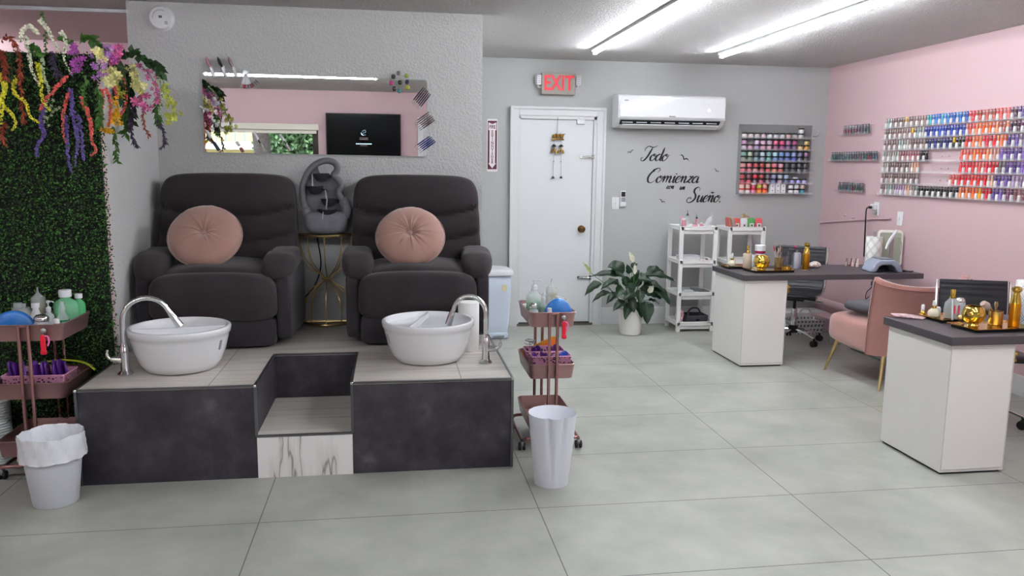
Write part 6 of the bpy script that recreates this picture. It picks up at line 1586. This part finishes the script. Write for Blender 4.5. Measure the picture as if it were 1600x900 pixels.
# ---------------------------------------------------------------- stickers and trinkets on the mirror
MYF = MY-.0135
m_sil = mat('pale_silver', 'c8cacc', .3, metal=.5)
for x, z, c, nm in ((-1.125, 2.118, 'cf8fa2', 'pink'), (-1.055, 2.120, '16161a', 'black'), (-.99, 2.122, '9a8280', 'taupe')):
    o = thing('nail_tip_ornament', '%s painted giant nail ornament stuck on the top left edge of the mirror' % nm, 'ornament', (x, MYF-.006, z))
    MB().tube([(.030, 0, -.078), (.019, 0, -.045), (.010, 0, -.012)], [.009, .012, .014], 10, flat=.5).build('clear_base', m_sil, o)
    MB().tube([(.012, 0, -.018), (.0, 0, .004), (-.008, 0, .028), (-.014, 0, .044)], [.018, .029, .026, .008], 12, flat=.35).build('painted_tip', mat('tip_'+c, c, .2, coat=.6), o)
o = thing('colour_swatch_fan', 'fan of nail colour swatches stuck near the top left of the mirror', 'swatch fan', (-.905, MYF-.004, 2.075))
rc_ = 'b8a8a8 a81c38 8c6468 5c5458 9c3848 6c5058 303036 505258'.split()
for k in range(8):
    a = R(-108+k*10); d = Vector((math.cos(a), 0, math.sin(a)))
    MB().tube([d*.01, d*.075], [.004, .006], 6, flat=.3).build('swatch_stick', m_wplast, o)
    MB().tube([d*.075, d*.10], [.0075, .006], 8, flat=.35).build('swatch_tip', mat('sw_'+rc_[k], rc_[k], .25), o)
MB().box((0, -.004, 0), (.035, .006, .03), rot=(0, R(30), 0)).build('clip', m_sil, o, bevel=.003)
for (x, z), c, nm in zip([(.053, 2.096), (.019, 2.073), (.103, 2.081), (.005, 2.033), (.107, 2.042), (.025, 1.997), (.109, 2.006), (.056, 1.985), (.061, 2.038)], '6a6c70 1a1014 8ca83c b02870 141c48 2c1418 a8ac2c 2c8088 0c0c10'.split(), 'grey wine-black lime magenta navy dark-brown yellow-green teal black'.split()):
    o = MB().puff((0, -.004, 0), (.0135, .008, .0145), 2.6, 8).build('nail_dot', mat('dot_'+c, c, .3, coat=.5), loc=(x, MYF-.006, z)); tag(o, '%s round dab in the ring of dabs at the mirror top right' % nm.replace('-', ' '), 'ornament', 'ring of dabs on the mirror')
for gi, (xa, za, xb, zb, c, n_, nm, wh) in enumerate(((.153, 1.885, .236, 1.99, '3a3a46', 6, 'slate grey', 'upper'), (.165, 1.755, .262, 1.825, '65565c', 6, 'mauve', 'middle'), (.165, 1.605, .270, 1.68, '1c2f74', 5, 'royal blue', 'lower'))):
    for k in range(n_):
        off = (k-(n_-1)/2)*.0125; dx, dz = xb-xa, zb-za; ln = math.hypot(dx, dz); nx, nz = -dz/ln, dx/ln; sh_ = rb.uniform(-.012, .012)
        o = thing('thin_nail_brush', 'thin %s handled brush, %s of the %s bundle on the mirror edge' % (nm, ordn(k), wh), 'brush', (xa+nx*off+dx*sh_*5, MYF-.005, za+nz*off+dz*sh_*5), group='%s brush bundle on the mirror' % wh)
        MB().tube([(dx*.22, 0, dz*.22), (dx*.6, 0, dz*.6), (dx, 0, dz)], [.004, .0055, .003], 6).build('brush_handle', mat('mb_'+c, c, .3), o)
        MB().tube([(0, 0, 0), (dx*.1, 0, dz*.1), (dx*.22, 0, dz*.22)], [.001, .003, .0025], 6).build('brush_tip', m_sil, o)
def mini(label, xa, za, xb, zb, kind, c):
    """tiny polish bottle stuck on the glass: cap at a, bottle at b"""
    o = thing('stuck_polish_bottle', label, 'ornament', ((xa+xb)/2, MYF-.009, (za+zb)/2), group='small polish bottles stuck on the mirror')
    d = Vector((xb-xa, 0, zb-za)); h_ = d*.5
    if kind != 'cap': MB().tube([h_*.15, h_*.25, h_, h_*1.02], [.010, .016, .0165, .012], 12, flat=.6).build('glass', mat('mini_'+c, c, .3), o)
    MB().tube([-h_, -h_*.95, -h_*.2], [.008, .0125, .0105], 10, flat=.7).build('white_cap', m_wplast, o)
    if kind == 'open': MB().tube([-h_*.2, h_*.25], [.003, .004], 6).build('brush', m_black, o)
mini('white cap stuck crosswise over the left mirror edge', -1.192, 1.858, -1.141, 1.834, 'x', 'c8c8cc')
mini('pale polish bottle stuck on the upper left of the mirror', -1.103, 1.916, -1.085, 1.867, 'x', 'b4b8c0')
mini('pale polish bottle stuck midway down the left mirror edge', -1.119, 1.782, -1.087, 1.740, 'x', 'c4c8c8')
mini('navy polish bottle with open brush at the lower left of the mirror', -1.160, 1.711, -1.086, 1.587, 'open', '34445c')
mini('polish bottle with dark cap at the bottom of the mirror, left of the tree', -.976, 1.643, -.937, 1.579, 'x', 'a8686c')
mini('open polish bottle at the bottom of the mirror, third from the left', -.869, 1.705, -.80, 1.581, 'open', 'b0b4a8')
mini('open polish bottle at the bottom of the mirror, the rightmost', -.707, 1.693, -.645, 1.590, 'open', 'b4b0b0')

# ---------------------------------------------------------------- behind the camera: television, blind, street
tv = thing('television', 'wall television seen in the mirror, dark screen with a small blue-white emblem', 'television', (-.385, FY, 1.872))
MB().box((0, .045, 0), (1.045, .04, .61)).build('bezel', m_black, tv, bevel=.004)
MB().box((0, .0655, .003), (1.02, .002, .58)).build('screen', m_screen, tv, smooth=0)
MB().box((0, .0125, 0), (.3, .025, .3)).build('wall_bracket', m_black, tv)
m_em = mat('screen_glow', 'a8c8e0', .5, emit=.8)
t = MB()
t.tube(bez([(-.02, 0, .035), (.015, 0, .055), (.03, 0, .03), (.0, 0, .015), (-.025, 0, .0), (.0, 0, -.015), (.03, 0, -.01)], 5), .0045, 6, flat=.3)
t.tube(bez([(-.035, 0, .02), (-.03, 0, -.005), (-.005, 0, -.02)], 5), .003, 6, flat=.3)
t.v = [(x, y+.067, z+.02) for x, y, z in t.v]; t.build('emblem', m_em, tv, smooth=0)
for i, (w, h, z) in enumerate(((.12, .008, -.035), (.12, .008, -.055), (.22, .010, -.118), (.10, .006, -.142))):
    MB().box((0, .067, z), (w, .001, h)).build('caption_line', m_em if i == 2 else mat('screen_dim', '7c6c70', .5, emit=.25), tv, smooth=0)
o = MB().tube([(-.30, FY+.008, 1.56), (-.30, FY+.008, .5)], .005, 6).build('tv_cord', m_black); tag(o, 'thin black cord dropping below the television, seen in the mirror', 'cord')
bl = thing('roller_blind', 'cream roller blind pulled up at the top of the shop window, seen in the mirror', 'blind', (-2.44, FY, 1.975))
MB().box((0, .045, 0), (2.86, .07, .085)).build('cassette', mat('cream_metal', 'ddd9cc', .4), bl, bevel=.008)
MB().box((0, .03, -.06), (2.80, .006, .06)).build('blind_edge', mat('cream_cloth', 'e6e2d6', .8), bl)
# street
struct(MB().bb(-30, 30, -40, FY-.15, -.25, -.06).build('ground', mat('sunlit_paving', '8f8d86', .8, var=.1)))
bd = thing('apartment_building', 'pale yellow apartment building with balconies across the street, seen in the mirror', 'building', (-4, -15, -.06))
MB().bb(-12, 14, -4, 0, 0, 9).build('wall', mat('pale_yellow_stucco', 'b3a574', .8), bd, smooth=0)
for fl in range(3):
    z = 2.05+fl*2.9
    b_ = MB().bb(-12, 14, 0, 1.4, z-.22, z).build('balcony_slab', mat('cream_concrete', 'b5ae9e', .8), bd, smooth=0)
    t = MB()
    for k in range(100): t.box((-11.9+k*.26, 1.36, z+.5), (.03, .03, 1.0))
    t.box((1, 1.36, z+1.0), (26, .05, .05)); t.build('railing', mat('blue_grey_iron', '4e6674', .5), bd, smooth=0, weld=False)
    for k in range(5): MB().box((-10+k*5.4, .02, z+1.1), (1.8, .06, 2.1)).build('balcony_door', mat('blue_door', '6a94ac', .5), bd, smooth=0)
for k in range(7): MB().box((-11+k*4.0, 1.2, 4.5), (.28, .28, 9)).build('column', mat('cream_concrete', 'b5ae9e', .8), bd, smooth=0)
rt_ = random.Random(17)
m_fol = mat('sunlit_leaves', '4a6440', .6, island=.5)
def tree(label, x, y, h, crown, nleaf, fork):
    o = thing('street_tree', label, 'tree', (x, y, -.06))
    t = MB(); t.tube(bez([(0, 0, 0), (.05, 0, h*.25), (0, 0, h*.42)], 6), [.24, .22, .2, .19, .18, .17, .17, .16, .16, .16, .16, .16, .17], 10)
    for dx, dy, dz in fork: t.tube(bez([(0, 0, h*.40), (dx*.4, dy*.4, h*.40+dz*.45), (dx, dy, h*.40+dz)], 5), [.13, .12, .12, .11, .1, .1, .09, .08, .07, .06, .05], 8)
    t.build('trunk', mat('dark_bark', '2a2320', .9, bump=1, bscale=12, bdist=.05), o, weld=False)
    t = MB()
    for _ in range(nleaf):
        cx, cy, cz, cr = crown[rt_.randrange(len(crown))]
        v = Vector((rt_.gauss(0, 1), rt_.gauss(0, 1), rt_.gauss(0, 1))).normalized()*cr*rt_.random()**.4
        p = v+Vector((cx, cy, cz)); d = Vector((rt_.gauss(0, 1), rt_.gauss(0, 1), rt_.gauss(0, 1))).normalized()*.065; s_ = d.cross(Vector((rt_.gauss(0, 1), rt_.gauss(0, 1), 1))).normalized()*.032
        t.add([p-d, p+s_, p+d, p-s_], [(0, 1, 2, 3)])
    t.build('crown', m_fol, o, smooth=0, weld=False)
tree('dark forked street tree outside the shop window, seen in the mirror', -2.5, -5.4, 5.5, [(-.8, 0, 4.8, 1.2), (1.0, 0, 4.6, 1.2), (1.2, -.3, 3.0, .7)], 5000, [(-1.0, 0, 1.6), (1.0, .1, 1.5), (.1, -.3, 1.9)])
tree('leafy green tree right of the forked one, seen in the mirror', -1.75, -8.2, 4.8, [(0, 0, 2.6, 1.3), (.6, 0, 3.6, 1.3), (-.3, .3, 1.8, 1.0)], 16000, [(.5, 0, 1.3), (-.5, 0, 1.3)])
tree('leafy green tree outside the glass door, seen at the mirror edge', 1.0, -6.4, 4.6, [(0, 0, 2.3, 1.2), (.5, 0, 3.4, 1.2), (0, .3, 1.5, .9)], 13000, [(.5, 0, 1.3), (-.5, 0, 1.3)])

# ---------------------------------------------------------------- person reflected at the lower edge of the mirror
pr = thing('person', 'dark haired person, only the top of the head showing in the mirror', 'person', (.175, -.30, 0))
def skin(name, joints, edges, m, par, root=0, lv=2):
    me = bpy.data.meshes.new(name); me.from_pydata([j[:3] for j in joints], edges, []); me.materials.append(m)
    o = bpy.data.objects.new(name, me); COL.objects.link(o); o.parent = par
    sk = o.modifiers.new('skin', 'SKIN'); sk.use_smooth_shade = True
    if not me.skin_vertices: me.attributes  # layer is made with the modifier
    lay = me.skin_vertices[0] if me.skin_vertices else None
    if lay is None:
        bm = bmesh.new(); bm.from_mesh(me); bm.verts.layers.skin.verify(); bm.to_mesh(me); bm.free(); lay = me.skin_vertices[0]
    for i, j in enumerate(joints): lay.data[i].radius = (j[3], j[4] if len(j) > 4 else j[3])
    lay.data[root].use_root = True
    s_ = o.modifiers.new('sub', 'SUBSURF'); s_.levels = lv; s_.render_levels = lv
    return o
m_skin = mat('warm_skin', 'c58f72', .5, sub=.1); m_shirt = mat('black_shirt', '1d1d21', .8); m_jean = mat('dark_jeans', '2b3346', .8)
# faces +y (towards the mirror); total height 1.57
J = [(0, 0, .86, .12, .10), (0, 0, 1.05, .105, .085), (0, 0, 1.24, .13, .09), (0, -.005, 1.32, .06, .055), (0, 0, 1.375, .048, .05),
     (-.165, 0, 1.265, .05), (-.215, .03, 1.04, .040), (-.17, .20, 1.02, .030), (-.13, .27, 1.06, .026, .018),
     (.165, 0, 1.265, .05), (.215, .03, 1.04, .040), (.17, .20, 1.02, .030), (.13, .27, 1.06, .026, .018),
     (-.09, 0, .80, .085), (-.10, .01, .46, .055), (-.10, -.01, .10, .04), (-.10, .10, .035, .035, .03),
     (.09, 0, .80, .085), (.10, .01, .46, .055), (.10, -.01, .10, .04), (.10, .10, .035, .035, .03),
     (0, .01, 1.425, .062, .07), (0, .015, 1.49, .072, .088), (0, .005, 1.54, .055, .07)]
E_ = [(0, 1), (1, 2), (2, 3), (3, 4), (2, 5), (5, 6), (6, 7), (7, 8), (2, 9), (9, 10), (10, 11), (11, 12), (0, 13), (13, 14), (14, 15), (15, 16), (0, 17), (17, 18), (18, 19), (19, 20), (4, 21), (21, 22), (22, 23)]
body = skin('body', J, E_, m_skin, pr)
for s in (-1, 1):
    hx_ = s*.13
    for k, ln in enumerate((.055, .064, .060, .048)):
        x = hx_+(k-1.5)*.016
        skin('finger', [(x, .285, 1.075, .009), (x, .285+ln*.5, 1.09, .0085), (x-s*.004, .285+ln*.85, 1.082, .007), (x-s*.006, .285+ln, 1.07, .006)], [(0, 1), (1, 2), (2, 3)], m_skin, body, lv=1)
    skin('thumb', [(hx_-s*.024, .262, 1.07, .010), (hx_-s*.045, .285, 1.085, .009), (hx_-s*.05, .315, 1.09, .0075)], [(0, 1), (1, 2)], m_skin, body, lv=1)
    MB().puff((s*.078, .0, 1.475), (.010, .020, .032), 2.5, 8).build('ear', m_skin, body)
    MB().ball((s*.030, .092, 1.485), .011, 10).build('eye', mat('dark_eye', '1c1613', .15), body)
MB().puff((0, .105, 1.458), (.012, .016, .024), 2.5, 8).build('nose', m_skin, body)
MB().puff((0, .092, 1.425), (.024, .008, .008), 2.5, 8).build('mouth', mat('lips', 'a8594f', .5), body)
MB().puff((0, -.018, 1.505), (.088, .094, .078), 2.5, 16, lambda x, y, z: (x, y+(.0 if z > -.02 else -.03), z*(1.35 if z < 0 else 1))).build('hair', mat('dark_brown_hair', '1d1310', .6, bump=1, bscale=60), body)
skin('shirt', [(0, 0, .90, .135, .115), (0, 0, 1.05, .118, .098), (0, 0, 1.24, .142, .10), (0, 0, 1.30, .07, .065), (-.165, 0, 1.265, .062), (-.205, .02, 1.10, .052), (.165, 0, 1.265, .062), (.205, .02, 1.10, .052)], [(0, 1), (1, 2), (2, 3), (2, 4), (4, 5), (2, 6), (6, 7)], m_shirt, body)
skin('trousers', [(0, 0, .88, .130, .112), (-.09, 0, .78, .096), (-.10, .01, .46, .066), (-.10, -.01, .09, .052), (.09, 0, .78, .096), (.10, .01, .46, .066), (.10, -.01, .09, .052)], [(0, 1), (1, 2), (2, 3), (0, 4), (4, 5), (5, 6)], m_jean, body)
